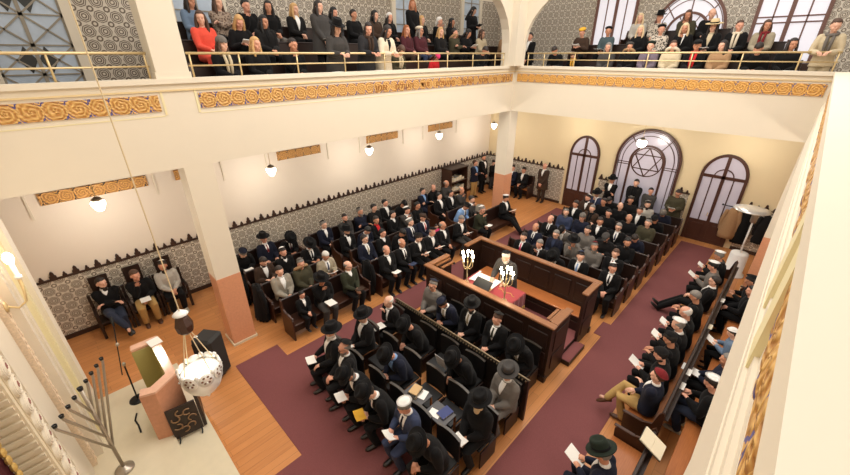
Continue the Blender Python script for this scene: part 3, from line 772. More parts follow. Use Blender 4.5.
    part('gold_embroidery', bm, GOLDF, c)
    # open scroll / large book and book rest
    b = empty('open_scroll', (6.72, -6.05, 1.2)); tag(b, 'white open scroll spread on the red velvet cloth', 'scroll'); b.rotation_euler = (0, 0, .05)
    bm = boxes((-.33, .0, -.2, .2, .0, .012), (.0, .3, -.2, .2, .0, .01)); part('sheet', bm, WHITE, b)
    for sx in (-.33, .3):
        bm = bmesh.new(); tube(bm, [(sx, -.24, .02), (sx, .24, .02)], .02, 10); part('roller', bm, WHITE, b, True)
    k = empty('book_rest', (6.85, -6.4, 1.19)); tag(k, 'small tilted black book rest on the red velvet cloth', 'book rest'); k.rotation_euler = (0, 0, 0)
    bm = bmesh.new(); prism(bm, [(-.12, .02), (.12, .2), (.11, .215), (-.13, .035)], 'x', -.22, .22); part('slope', bm, BLACKM, k)
    bm = boxes((-.2, -.16, -.1, .12, 0, .03), (.16, .2, -.1, .12, 0, .03), (-.18, .18, .08, .11, .0, .19)); part('support', bm, BRASS, k)
    bm = boxes((-.22, .22, -.155, -.13, .03, .07)); part('ledge', bm, BLACKM, k)
    def candelabrum(x, y, label):
        q = empty('candelabrum', (x, y, 1.186)); tag(q, label, 'lamp', 'lit candelabra on the reading table')
        bm = bmesh.new(); lathe(bm, [(.07, 0), (.06, .02), (.02, .04), (.014, .1), (.022, .2), (.012, .26), (.012, .55), (.02, .58)], 16); part('shaft', bm, BRASS, q, True)
        for i in range(5):
            a = 2*PI*i/4
            if i < 4: e = V((.15*math.cos(a), .15*math.sin(a), .62)); pts = [(0, 0, .42), (.08*math.cos(a), .08*math.sin(a), .40), (.15*math.cos(a), .15*math.sin(a), .5), e]
            else: e = V((0, 0, .70)); pts = [(0, 0, .5), e]
            bm = bmesh.new(); tube(bm, pts, .009, 8); arm = part('branch', bm, BRASS, q, True)
            bm = bmesh.new(); lathe(bm, [(.012, 0), (.028, .01), (.014, .02), (.014, .1)], 10, e); part('candle', bm, WHITE, arm, True)
            bm = bmesh.new(); ell(bm, e+V((0, 0, .145)), (.026, .026, .05), 10, 8); part('bulb', bm, BULB, arm, True)
        L = bpy.data.lights.new('candle_glow', 'POINT'); L.energy = 16; L.color = (1, .84, .62); L.shadow_soft_size = .1
        o = bpy.data.objects.new('candle_glow', L); COL.objects.link(o); o.parent = q; o.location = (0, 0, 1.0)
    candelabrum(6.40, -6.42, 'lit brass candelabrum at the side-aisle end of reading table')
    candelabrum(7.48, -6.42, 'lit brass candelabrum at the carpet-aisle end of reading table')
platform()

# ------------------------------------------------------------------ pews
def pew(name, label, group, L, loc, rz, seps=True, book=True, end=True, seat_m=None, bh=1.0):
    """local: facing +Y, length along X from 0..L; people root line at y=0"""
    r = empty(name, loc, rz); tag(r, label, 'bench', group)
    part('seat', boxes((.03, L-.03, -.235, .24, .405, .44), bevel=.008), seat_m or SEATW, r)
    part('backrest', boxes((.03, L-.03, -.275, -.245, .405, bh-.04)), DARKW, r)
    part('top_rail', boxes((.0, L, -.29, -.24, bh-.04, bh), bevel=.01), DARKW, r)
    part('seat_front', boxes((.03, L-.03, .11, .14, .18, .405)), DARKW, r)
    if book: part('book_ledge', boxes((.05, L-.05, -.35, -.275, bh-.14, bh-.12)), DARKW, r)
    def endp(x, w=.04):
        bm = bmesh.new()
        pts = [(-.29, 0), (.22, 0), (.23, .38), (.25, .58), (.2, .64), (.0, .64), (-.17, .72), (-.22, bh-.02), (-.26, bh+.04), (-.30, bh-.02)]
        prism(bm, pts, 'x', x, x+w); return bm
    if end:
        for x in (-.02, L-.02):
            e = part('end_panel', endp(x), MIDW, r)
            part('arm_cap', boxes((x-.012, x+.052, -.05, .27, .64, .67), bevel=.01), MIDW, e)
    if seps:
        n = max(1, round(L/.58))
        for i in range(1, n):
            x = i*L/n; part('armrest', boxes((x-.02, x+.02, -.2, .22, .60, .63), (x-.018, x+.018, .18, .21, .445, .60), bevel=.004), DARKW, r)
    return r
PX = PI/2
SEPS = False
def side_pews():
    rows = [('tiled wall', (.74, 1.05, 1.12)), ('second', (1.90, 1.98, 2.02)), ('third', (2.80, 2.90, 2.92)), ('aisle', (3.78, 3.83, 3.86))]
    spans = [('first block from the ark', {0: (-10.05, -7.88), 1: (-9.9, -7.75), 2: (-9.85, -7.78), 3: (-9.82, -7.58)}),
             ('middle block', {0: (-7.5, -3.5), 1: (-7.25, -3.4), 2: (-7.2, -4.05), 3: (-7.2, -3.25)}),
             ('far block', {0: (-2.98, -.8), 1: (-2.96, -1.04), 2: (-2.93, -1.55), 3: (-2.95, -.55)})]
    for bi, (bn, sp) in enumerate(spans):
        for i, (rn, xs) in enumerate(rows):
            x = xs[bi]
            y0, y1 = sp[i]
            w = {'tiled wall': 'dark pew against the tiled side wall', 'second': 'dark pew in second row from the side wall', 'third': 'dark pew in third row from the side wall', 'aisle': 'dark pew beside the side aisle'}[rn]
            # facing +X : local +Y -> +X ; local +X -> -Y ; origin at high y
            pew('pew', '%s, %s' % (w, bn), 'pews along the side wall', y1-y0, (x, y1, 0), -PX, seps=SEPS, book=i < 3, seat_m=MIDW, bh=.94)
    bt = [('bench behind the reading platform', -3.38), ('second bench behind the platform', -2.53), ('third bench behind the platform', -1.62), ('fourth bench behind the platform', -.68), ('fifth bench behind the platform', .28), ('sixth bench behind the platform', 1.24), ('rearmost bench before the star window', 2.10)]
    for k, (n, y) in enumerate(bt):
        pew('pew', 'dark carved ' + n, 'pews behind the reading platform', 3.5, (9.02, y, 0), PI, seps=SEPS, book=k > 0, seat_m=MIDW, bh=.94)
    # facing -X : local +Y -> -X, local +X -> +Y
    pew('pew', 'long dark pew beside the carpeted aisle facing the platform', 'pews below the near gallery', 6.85, (10.64, -7.02, 0), PX, seps=SEPS)
    pew('pew', 'short pew at ark end seating the green-hatted person', 'pews below the near gallery', 1.75, (10.64, -9.15, 0), PX, seps=SEPS)
    pew('pew', 'rear dark pew partly hidden by the near gallery front', 'pews below the near gallery', 8.6, (11.44, -9.45, 0), PX, seps=SEPS, book=False)
side_pews()
def chair_seat(x, y, label, group):
    r = empty('stall_seat', (x, y, 0), PI); tag(r, label, 'seat', group)
    part('seat', boxes((-.23, .23, -.21, .22, .395, .44), bevel=.015), BLACKP, r)
    bm = bmesh.new()
    A = [(-.235+.47*i/10, -.225-.03*math.sin(PI*i/10)) for i in range(11)]
    strip(bm, A, [(p[0], p[1]-.03) for p in A], 'z', .395, .88); part('backrest', bm, BLACKP, r)
    bm = bmesh.new(); strip(bm, [(p[0], p[1]+.008) for p in A], [(p[0], p[1]-.04) for p in A], 'z', .88, .90); part('top_rail', bm, mat('worn_black_rail', rgb(70, 64, 58), .35), r)
    for s in (-1, 1):
        part('side_panel', boxes((s*.245-.013, s*.245+.013, -.22, .2, 0, .39)), DARKW, r)
    return r
FRX = [5.62, 6.20, 6.86, 7.46, 8.02, 8.62]
NTH = ['first', 'second', 'third', 'fourth', 'fifth', 'sixth', 'seventh', 'eighth', 'ninth', 'tenth', 'eleventh', 'twelfth', 'thirteenth', 'fourteenth', 'fifteenth', 'sixteenth', 'seventeenth', 'eighteenth', 'nineteenth', 'twentieth', 'twenty-first', 'twenty-second']
def front_seats():
    F2 = [5.68, 6.3, 6.97, 7.6, 8.15, 8.76]; F3 = [5.62, 6.62, 7.25, 7.9, 8.7]; F4 = [5.92, 6.58, 7.11, 7.75, 8.48]
    for rn, xs, y in (('front row facing the ark', FRX, -9.82), ('second row facing the ark', F2, -9.02), ('third row facing the ark', sorted(F3), -8.22), ('row between beaded rail and platform', F4, -7.14)):
        for i, x in enumerate(xs): chair_seat(x, y, 'black stall seat %s from the side aisle in %s' % (NTH[i], rn), 'black stall seats before the platform')
    # beaded brass rail with black panels
    r = empty('rail_partition', (7.3, -7.90, 0)); tag(r, 'black panelled partition with beaded brass rail before the platform', 'partition')
    part('panel', boxes((-1.78, 1.70, -.02, .02, 0, .98)), BLACKP, r)
    bm = bmesh.new(); tube(bm, [(-1.8, 0, 1.0), (1.72, 0, 1.0)], .022, 10)
    part('top_rail', bm, mat('aged_brass', rgb(112, 97, 76), .4, .6), r, True)
    bm = bmesh.new()
    for k in range(52): ell(bm, (-1.77+.0675*k, -.03, .965), (.02, .02, .022), 6, 5)
    part('bead_row', bm, mat('aged_brass', rgb(112, 97, 76), .4, .6), r, True)
    for x in (-1.78, 1.70): part('post', boxes((x-.03, x+.03, -.03, .03, 0, 1.0)), DARKW, r)
    # small book tables among the seats
    for x, y, lb in ((7.66, -9.33, 'small black-topped book table with a stack of books'), (8.22, -9.34, 'small black-topped book table with blue book and white sheet')):
        t = empty('book_table', (x, y, 0)); tag(t, lb, 'table', 'book tables among the stall seats')
        part('tabletop', boxes((-.22, .22, -.17, .17, .72, .745), bevel=.005), mat('slate_top', rgb(72, 70, 72), .4), t)
        for sx in (-.2, .2):
            for sy in (-.15, .15): part('leg', boxes((sx-.015, sx+.015, sy-.015, sy+.015, 0, .72)), SEATW, t)
front_seats()
def bk(x, y, z, w, d, h, rz, cover, label, group=None, name='prayer_book'):
    r = empty(name, (x, y, z), rz); tag(r, label, 'book', group)
    part('page_block', boxes((-w/2+.004, w/2-.004, -d/2+.004, d/2-.004, .004, h-.004)), PAPER2, r)
    part('cover', boxes((-w/2, w/2, -d/2, d/2, 0, .004), (-w/2, w/2, -d/2, d/2, h-.004, h), (-w/2, -w/2+.004, -d/2, d/2, .004, h-.004)), cover, r)
    return r
CV = {k: mat('cover_'+k, rgb(*c), .6) for k, c in dict(tan=(196, 160, 110), brown=(110, 80, 56), blue=(44, 56, 110), black=(30, 28, 28), wine=(96, 32, 40), grey=(150, 146, 140)).items()}
bk(7.62, -9.35, .746, .17, .24, .03, .3, CV['brown'], 'brown book at the bottom of the stack on book table', 'stacked books on the book table')
bk(7.63, -9.34, .777, .17, .24, .03, .1, CV['black'], 'dark book in the middle of the stack on book table', 'stacked books on the book table')
bk(7.62, -9.33, .808, .16, .22, .025, .25, CV['tan'], 'tan book on top of the stack on book table', 'stacked books on the book table')
bk(8.28, -9.28, .746, .17, .24, .03, -.1, CV['blue'], 'blue book lying on the black-topped book table')
def sheet(x, y, z, w, d, rx, rz, label, name='paper_sheet', m=None, group=None):
    r = link(name, mesh_from(boxes((-w/2, w/2, -d/2, d/2, 0, .006)), name), None, (x, y, z), m or PAPER); r.rotation_euler = (rx, 0, rz)
    return tag(r, label, 'paper', group)
sheet(8.16, -9.40, .747, .2, .15, 0, .2, 'white sheet beside the blue book on book table')
sheet(7.74, -9.27, .747, .15, .2, 0, .3, 'white booklet half under the stack of books')
sheet(7.6, -8.66, 1.0, .22, .3, 1.3, PI, 'newspaper hanging over the seat back behind the book tables', 'newspaper', mat('newsprint', rgb(176, 174, 174), .8, noise=.5, nscale=14))
for x, y, l in ((10.93, -2.4, 'white booklet on pew ledge nearest the white heater'), (10.93, -3.75, 'cream booklet on pew ledge beside the denim-jacketed child'), (10.93, -5.55, 'white booklet on pew ledge by the red skullcap'), (10.93, -6.0, 'white booklet at the ark end of long pew ledge')):
    sheet(x+.04, y, .883, .07, .2, 0, 0, l, 'booklet', PAPER if 'cream' not in l else PAPER2, 'booklets on the pew ledge')
# bench with a slanted open book at the bottom edge
def book_stand():
    r = empty('open_book', (10.94, -7.72, 1.05)); tag(r, 'large open book propped on the short pew ledge', 'book'); r.rotation_euler = (0, .5, 0)
    part('page_block', boxes((-.17, .0, -.15, .15, 0, .02), (.003, .17, -.15, .15, 0, .018)), PAPER2, r)
    part('cover', boxes((-.18, .18, -.16, .16, -.006, 0)), CV['black'], r)
book_stand()
# carved armchairs by the ark
def throne(y, label):
    r = empty('carved_armchair', (.42, y, 0), -PX); tag(r, label, 'armchair', 'carved armchairs by the tiled wall')
    part('seat', boxes((-.27, .27, -.2, .27, .405, .44), bevel=.01), DARKW, r)
    bm = bmesh.new(); prism(bm, [(-.17, .44), (.17, .44), (.18, 1.42), (-.18, 1.42)], 'y', -.29, -.26); part('backrest', bm, DARKW, r)
    for s in (-1, 1):
        part('armrest', boxes((s*.29-.03, s*.29+.03, -.2, .26, .64, .68), bevel=.008), DARKW, r)
        p = part('back_post', boxes((s*.29-.03, s*.29+.03, -.29, -.23, 0, 1.0), bevel=.006), DARKW, r)
        part('front_leg', boxes((s*.29-.03, s*.29+.03, .2, .26, 0, .64), bevel=.006), DARKW, r)
throne(-12.7, 'dark carved armchair nearest the ark by the tiled wall'); throne(-12.04, 'middle of three dark carved armchairs by the tiled wall'); throne(-11.38, 'dark carved armchair nearest the marble column')
# bookcase in the far corner
def bookcase():
    r = empty('bookcase', (.35, .05, 0)); tag(r, 'brown wooden bookcase stacked with papers in far corner', 'bookcase')
    part('side_panel', boxes((-.3, .3, -.42, -.38, 0, 1.55)), MIDW, r); part('side_panel', boxes((-.3, .3, .68, .72, 0, 1.55)), MIDW, r)
    part('back_panel', boxes((-.3, -.27, -.38, .68, 0, 1.55)), DARKW, r); part('top', boxes((-.32, .32, -.44, .74, 1.55, 1.6)), DARKW, r)
    for z in (.08, .5, .95): part('shelf', boxes((-.27, .29, -.38, .68, z, z+.03)), MIDW, r)
bookcase()
for k, (z, n) in enumerate(((.111, 4), (.531, 5), (.981, 5))):
    for i in range(n):
        bk(.40, -.2+i*.19, z, .3, .18, .12+.05*((i*7+k) % 3), 0, [CV['grey'], CV['black'], CV['brown'], PAPER][(i+k) % 4], '%s pile of papers from the ark on %s bookcase shelf' % (NTH[i], ['bottom', 'middle', 'upper'][k]), 'papers in the corner bookcase', 'paper_bundle')

# patio heater and coats
def heater():
    r = empty('patio_heater', (10.86, 1.2, 0)); tag(r, 'white patio heater with round reflector standing among the coats', 'heater')
    bm = bmesh.new(); lathe(bm, [(.30, 0), (.30, .04), (.23, .06), (.225, .72), (.21, .75), (.03, .76)], 32); part('base', bm, WHITE, r, True)
    bm = bmesh.new(); lathe(bm, [(.026, .75), (.026, 1.8)], 12); part('pole', bm, WHITE, r, True)
    bm = bmesh.new(); lathe(bm, [(.07, 1.75), (.08, 1.8), (.08, 2.0), (.05, 2.1)], 16); part('burner', bm, STEEL, r, True)
    bm = bmesh.new(); lathe(bm, [(.44, 2.0), (.45, 2.015), (.3, 2.06), (.05, 2.09), (.01, 2.092)], 36, (-.12, 0, .10)); part('reflector', bm, SILVER, r, True)
heater()
def drape(name, w, h, d, folds, m, loc, rz, label, group, sleeves=True, seed=0):
    rnd = random.Random(seed); bm = bmesh.new(); n = 28; rings = []
    for k in range(9):
        t = k/8; ww = w*(.45+.55*min(1, t*2.2))*(1+.08*rnd.uniform(-1, 1)); dd = d*(.5+.5*t)
        R = [bm.verts.new(V((ww*math.cos(2*PI*i/n)*(1+.10*math.sin(i*folds+k*.3)), dd*math.sin(2*PI*i/n)*(1+.18*math.sin(i*folds+1)), h*(1-t)))) for i in range(n)]
        rings.append(R)
    for a, b in zip(rings, rings[1:]):
        for i in range(n): bm.faces.new((a[i], a[(i+1) % n], b[(i+1) % n], b[i]))
    bm.faces.new(rings[0][::-1]); bm.faces.new(rings[-1])
    r = empty(name, loc, rz); tag(r, label, 'coat', group)
    part('body', bm, m, r, True)
    if sleeves:
        for s in (-1, 1):
            bm = bmesh.new(); tube(bm, [(s*w*.8, 0, h*.9), (s*w*1.05, .02, h*.6), (s*w*1.0, .03, h*.28)], [.06, .062, .05], 10); part('sleeve', bm, m, r, True)
    bm = bmesh.new(); tube(bm, [(-.06, .0, h*1.0), (0, .03, h*1.02), (.06, 0, h*1.0)], .025, 8); part('collar', bm, m, r, True)
    return r
drape('hanging_coat', .22, 1.05, .10, 3, fab('tan'), (9.98+.28, 2.95, .45), 0, 'tan overcoat hanging on the tiled end wall', 'coats by the white heater', True, 1)
drape('hanging_coat', .19, 1.2, .10, 3, fab('black'), (10.62, 3.0, .35), 0, 'long black coat hanging beside the tan overcoat', 'coats by the white heater', True, 2)
drape('hanging_coat', .20, .95, .10, 3, fab('ink'), (11.15, 2.9, .55), 0, 'black coat hung behind the white heater reflector', 'coats by the white heater', True, 3)
bm = bmesh.new(); tube(bm, [(9.9, 3.1, 1.52), (11.5, 3.1, 1.52)], .015, 8)
for x in (9.9, 10.7, 11.5): box(bm, x-.02, x+.02, 3.1, 3.2, 1.50, 1.54)
tag(part('coat_rail', bm, BLACKM), 'black wall rail holding coats on tiled end wall', 'coat rail')
drape('coat', .24, .98, .16, 3, fab('ink'), (2.60, -9.98, .03), 0, 'black padded coat draped over pew end beside grey cardigan', 'coats over the pew ends', True, 4)
drape('coat', .22, .98, .14, 3, fab('black'), (1.62, -10.08, .03), .2, 'black coat draped over the second pew end by the column', 'coats over the pew ends', True, 5)
drape('coat', .21, 1.0, .13, 3, fab('black'), (3.62, -7.32, .03), 0, 'long black coat hung over aisle pew end at the gap', 'coats over the pew ends', True, 6)
drape('coat', .3, .55, .25, 3, fab('stone'), (2.55, -.72, .03), .4, 'grey coats heaped by the far pews near the column', 'heaped coats by the far pews', False, 7)
drape('coat', .26, .42, .22, 3, fab('dred'), (3.0, -.25, .03), .4, 'dark red coat heaped by the far column', 'heaped coats by the far pews', False, 8)

# ------------------------------------------------------------------ people
def ik(S0, T, a, b, pole):
    d = T-S0; L = min(d.length, a+b-.01); dn = d.normalized()
    x = (a*a-b*b+L*L)/(2*L); h = math.sqrt(max(0, a*a-x*x))
    p = (pole - dn*pole.dot(dn)).normalized()
    return S0+dn*x+p*h, S0+dn*L
POSE = dict(
 lap=dict(lean=3, hp=8, L=(-.05, .30, .665), R=(.05, .33, .665)),
 thigh=dict(lean=-4, hp=2, L=(-.15, .28, .67), R=(.15, .28, .67)),
 read=dict(lean=8, hp=34, L=(-.10, .31, .78), R=(.10, .31, .78)),
 cross=dict(lean=0, hp=4, L=(.13, .20, .83), R=(-.13, .24, .81)),
 chin=dict(lean=10, hp=14, L=(-.06, .28, .67), R=(.04, .22, .98)),
 bow=dict(lean=26, hp=58, L=(-.07, .36, .67), R=(.07, .36, .67)),
 leg=dict(lean=-6, hp=8, L=(-.05, .24, .70), R=(.05, .27, .70), legs='out'),
 legread=dict(lean=0, hp=30, L=(-.10, .30, .80), R=(.10, .30, .80), legs='out'),
 knee=dict(lean=0, hp=6, L=(.10, .20, .82), R=(-.10, .23, .80), legs='knee'),
 clasp=dict(st=1, lean=0, hp=6, L=(-.04, .2, .86), R=(.04, .22, .86)),
 scross=dict(st=1, lean=0, hp=6, L=(.13, .20, 1.17), R=(-.13, .24, 1.15)),
 sread=dict(st=1, lean=3, hp=30, L=(-.09, .27, 1.08), R=(.09, .27, 1.08)),
 rail=dict(st=1, lean=16, hp=22, L=(-.1, .38, 1.06), R=(.1, .38, 1.06)),
 desk=dict(st=1, lean=16, hp=30, L=(-.17, .40, 1.03), R=(.17, .40, 1.03)),
)
FKC = {}
def fk(pose):
    if pose in FKC: return FKC[pose]
    q = POSE[pose]; st = q.get('st'); l = math.radians(q['lean']); hp = math.radians(q['hp'])
    P = V((0, 0, .93 if st else .565)); sd = V((0, math.sin(l), math.cos(l))); fd = V((0, math.cos(l), -math.sin(l)))
    N = P+sd*.49; na = l*.5+hp*.45; H = N+V((0, math.sin(na), math.cos(na)))*.155
    o = dict(P=P, sd=sd, fd=fd, N=N, H=H, hp=hp, st=st)
    for k, s in (('L', -1), ('R', 1)):
        S0 = P+sd*.425+V((s*.182, 0, 0)); T = V(q[k]); E, W = ik(S0, T, .285, .255, V((s*.32, -.3, -.6)))
        o[k] = (S0, E, W)
        hip = P+V((s*.085, .0, -.03))
        lg = q.get('legs')
        if st: kn, an = V((s*.095, .02, .50)), V((s*.10, -.01, .085))
        elif lg == 'out': kn, an = V((s*.075, .42, .52)), V((s*.04, .80, .17 if s > 0 else .10))
        elif lg == 'knee' and s > 0: kn, an = V((.06, .43, .66)), V((-.12, .60, .33))
        else: kn, an = V((s*.115, .415, .515)), V((s*.12, .29, .085))
        o['leg'+k] = (hip, kn, an)
    FKC[pose] = o; return o
def spine_rings(o, prof):
    X = V((1, 0, 0)); R = []
    for t, rx, ry in prof: R.append((o['P']+(V((0, 0, 1)) if t < 0 else o['sd'])*t, X*rx, (V((0, 1, 0)) if t < .05 else o['fd'])*ry))
    return R
def head_matrix(o, yaw):
    return Matrix.Translation(o['H']+V((0, 0, .006))) @ Matrix.Rotation(math.radians(yaw), 4, 'Z') @ Matrix.Rotation(-o['hp'], 4, 'X') @ Matrix.Scale(1.09, 4)
def hand(bm, E, W, s, curl=.5):
    d = (W-E).normalized(); side = V((1, 0, 0)); side = (side-d*side.dot(d)).normalized(); n = side.cross(d).normalized()
    if n.z > 0: n = -n                       # palm faces down / inward
    def P(a, b, c): return W+d*a+side*b+n*c
    loft(bm, [(P(-.03, 0, 0), side*.024, n*.019), (P(.02, 0, 0), side*.034, n*.017), (P(.065, 0, .003), side*.04, n*.015), (P(.088, 0, .006), side*.034, n*.011)], 10)
    for i, (b, L) in enumerate(((-.030, .062), (-.010, .075), (.010, .072), (.029, .056))):
        p0 = P(.075, b, .004); p1 = P(.075+L*.45, b*1.05, .012+curl*.02); p2 = P(.075+L*.8, b*1.05, .03+curl*.04); p3 = P(.075+L*.92, b, .045+curl*.05)
        tube(bm, [p0, p1, p2, p3], [.0095, .009, .008, .007], 6)
    t = -s
    tube(bm, [P(.015, t*.028, .004), P(.045, t*.052, .018), P(.078, t*.054, .032)], [.012, .010, .008], 6)
BODY = {}
def body_mesh(pose, yaw):
    k = (pose, yaw)
    if k in BODY: return BODY[k]
    o = fk(pose); bm = bmesh.new()
    loft(bm, spine_rings(o, [(-.1, .12, .09), (0, .145, .105), (.16, .13, .095), (.32, .15, .10), (.41, .135, .085), (.45, .08, .065), (.485, .055, .055), (.56, .05, .052)]), 16)
    tube(bm, [o['N']-o['sd']*.03, o['H']-V((0, 0, .02))], [.055, .05], 12)
    for k2, s in (('L', -1), ('R', 1)):
        S0, E, W = o[k2]; tube(bm, [S0, S0.lerp(E, .5), E, E.lerp(W, .4), W], [.052, .044, .036, .036, .026], 10)
        h, kn, an = o['leg'+k2]; tube(bm, [h, h.lerp(kn, .5), kn, kn.lerp(an, .35), an], [.078, .068, .05, .05, .036], 10)
        ft = V((0, 1, 0)) if not POSE[pose].get('legs') == 'out' else V((0, .75, .5)).normalized()
        tube(bm, [an-V((0, 0, .02)), an-V((0, 0, .045))+ft*.1], [.035, .03], 8)
    M = head_matrix(o, yaw)
    def he(c, r): 
        vs = ell(bm, c, r, 16, 12); bmesh.ops.transform(bm, matrix=M, verts=vs)
    he((0, -.012, .028), (.076, .094, .09)); he((0, .022, -.05), (.056, .068, .062)); he((0, .05, -.085), (.03, .034, .026)); he((0, .085, -.012), (.017, .026, .03)); he((0, .05, .03), (.058, .045, .03))
    for s in (-1, 1): he((s*.077, -.005, -.01), (.012, .022, .034)); he((s*.04, .045, -.03), (.025, .035, .03))
    me = remeshed(bm, .0125, 'person_body', 1)
    bm = bmesh.new(); bm.from_mesh(me)
    n0 = len(bm.faces)
    for k2, s in (('L', -1), ('R', 1)): hand(bm, o[k2][1], o[k2][2], s)
    n1 = len(bm.faces)
    for s in (-1, 1):
        vs = ell(bm, (s*.031, .077, .008), (.014, .010, .009), 8, 6); bmesh.ops.transform(bm, matrix=M, verts=vs)
        vs = ell(bm, (s*.032, .082, .03), (.02, .008, .005), 8, 6); bmesh.ops.transform(bm, matrix=M, verts=vs)
    n2 = len(bm.faces)
    vs = ell(bm, (0, .087, -.058), (.022, .008, .007), 8, 6); bmesh.ops.transform(bm, matrix=M, verts=vs)
    bm.faces.ensure_lookup_table()
    bmesh.ops.recalc_face_normals(bm, faces=bm.faces)
    for f in bm.faces:
        f.smooth = True; f.material_index = 0 if f.index < 0 else f.material_index
    for i, f in enumerate(bm.faces): f.material_index = 0 if i < n1 else 1 if i < n2 else 2
    bm.to_mesh(me); bm.free(); me.materials.clear()
    for m in (SKINS[0], EYE, LIP): me.materials.append(m)
    BODY[k] = me; return me
CL = {}
FW = {'suit': 1.16, 'coat': 1.26, 'knit': 1.08}
def jacket_mesh(pose, kind):
    k = ('j', pose, kind)
    if k in CL: return CL[k]
    o = fk(pose); bm = bmesh.new(); f = FW[kind]
    prof = [(-.10, .175, .125), (.0, .178, .13), (.14, .168, .122), (.28, .185, .13), (.37, .19, .124), (.43, .165, .10), (.465, .10, .078), (.495, .072, .066)]
    if o['st']: prof = [(-.34 if kind == 'coat' else -.16, .205, .15), (-.1, .19, .14)] + prof[1:]
    loft(bm, spine_rings(o, [(t, rx*f, ry*f) for t, rx, ry in prof]), 20)
    for k2, s in (('L', -1), ('R', 1)):
        S0, E, W = o[k2]; Wc = E.lerp(W, .93)
        tube(bm, [S0+V((-s*.02, 0, -.005)), S0.lerp(E, .5), E, E.lerp(Wc, .5), Wc], [.076*f, .068*f, .060*f, .056*f, .042*f], 12)
    if not o['st']:
        for k2, s in (('L', -1), ('R', 1)):
            h, kn, an = o['leg'+k2]; tube(bm, [h+V((s*.01, 0, .01)), h.lerp(kn, .45 if kind == 'coat' else .28)+V((0, 0, .005))], [.108, .098], 12)
    me = remeshed(bm, .016, 'jacket', 2); CL[k] = me; return me
def trousers_mesh(pose):
    k = ('t', pose)
    if k in CL: return CL[k]
    o = fk(pose); bm = bmesh.new()
    ell(bm, o['P']+V((0, 0, -.0)), (.168, .125, .10), 16, 10)
    for k2, s in (('L', -1), ('R', 1)):
        h, kn, an = o['leg'+k2]; tube(bm, [h, h.lerp(kn, .5), kn, kn.lerp(an, .5), an+(kn-an).normalized()*.02], [.102, .096, .080, .072, .064], 12)
    me = remeshed(bm, .016, 'trousers', 2); CL[k] = me; return me
def shoe_mesh(pose, k2):
    k = ('s', pose, k2)
    if k in CL: return CL[k]
    o = fk(pose); an = o['leg'+k2][2]; out = POSE[pose].get('legs') == 'out'
    d = V((0, 1, 0)) if not out else V((0, .7, .6)).normalized()
    if POSE[pose].get('legs') == 'knee' and k2 == 'R': d = V((-.3, .8, -.4)).normalized()
    u = V((1, 0, 0)); u = (u-d*u.dot(d)).normalized(); w = u.cross(d)
    c = an-w*.035
    bm = bmesh.new(); loft(bm, [(c-d*.075, u*.012, w*.02), (c-d*.065, u*.034, w*.045), (c-d*.01+w*.01, u*.04, w*.052), (c+d*.06-w*.008, u*.045, w*.04), (c+d*.13-w*.016, u*.047, w*.03), (c+d*.18-w*.02, u*.034, w*.022), (c+d*.2-w*.022, u*.01, w*.008)], 12)
    me = smooth(mesh_from(bm, 'shoe')); CL[k] = me; return me
def chest(o, t, x, off, f=1.0):
    prof = [(0, .178, .13), (.14, .168, .122), (.28, .185, .13), (.37, .19, .124), (.43, .165, .10), (.465, .10, .078), (.495, .072, .066), (.52, .06, .06)]
    for (a, rx0, ry0), (b, rx1, ry1) in zip(prof, prof[1:]):
        if a <= t <= b or b == .52:
            q = min(1, max(0, (t-a)/(b-a))); rx = rx0+(rx1-rx0)*q; ry = ry0+(ry1-ry0)*q; break
    y = ry*f*math.sqrt(max(0, 1-(x/(rx*f))**2))+off
    return o['P']+o['sd']*t+V((x, 0, 0))+o['fd']*y
def shirt_mesh(pose, kind, wide):
    k = ('v', pose, kind, wide)
    if k in CL: return CL[k]
    o = fk(pose); f = FW[kind]; bm = bmesh.new()
    lo = (.20 if wide else .26) if kind != 'knit' else .40
    rows = []
    n = 9
    for i in range(n):
        t = lo+(.49-lo)*i/(n-1); hw = .006+(.052 if wide else .042)*min(1, (i/(n-1))*1.5)
        rows.append([[chest(o, t, hw*(j-2)/2, off, f) for j in range(5)] for off in (.006, -.02)])
    G = [[[bm.verts.new(p) for p in L] for L in r] for r in rows]
    for a, b in zip(G, G[1:]):
        for j in range(4):
            bm.faces.new((a[0][j], a[0][j+1], b[0][j+1], b[0][j])); bm.faces.new((a[1][j+1], a[1][j], b[1][j], b[1][j+1]))
        for j in (0, 4): bm.faces.new((a[0][j], b[0][j], b[1][j], a[1][j]))
    for r in (G[0], G[-1]):
        for j in range(4): bm.faces.new((r[0][j], r[1][j], r[1][j+1], r[0][j+1]))
    # collar
    C = o['N']+o['sd']*.012; ax = (o['H']-o['N']).normalized(); u = V((1, 0, 0)); w = ax.cross(u)
    loft(bm, [(C-ax*.03, u*.078, w*.074), (C+ax*.022, u*.064, w*.062), (C+ax*.022, u*.054, w*.052), (C-ax*.03, u*.06, w*.056)], 16, cap=False, closed=True)
    me = smooth(mesh_from(bm, 'shirt')); CL[k] = me; return me
def tie_mesh(pose, kind):
    k = ('tie', pose, kind)
    if k in CL: return CL[k]
    o = fk(pose); f = FW[kind]; bm = bmesh.new(); G = []
    for i in range(8):
        t = .475-.20*i/7; hw = (.017 if i == 0 else .013+.014*i/7)
        G.append([bm.verts.new(chest(o, t, x, off, f)) for x, off in ((-hw, .013), (hw, .013), (hw, .002), (-hw, .002))])
    for a, b in zip(G, G[1:]):
        for j in range(4): bm.faces.new((a[j], a[(j+1) % 4], b[(j+1) % 4], b[j]))
    bm.faces.new(G[0][::-1]); bm.faces.new(G[-1])
    me = mesh_from(bm, 'tie'); CL[k] = me; return me
def hd(key, fn):
    if key not in CL: CL[key] = smooth(mesh_from(fn(), key))
    return CL[key]
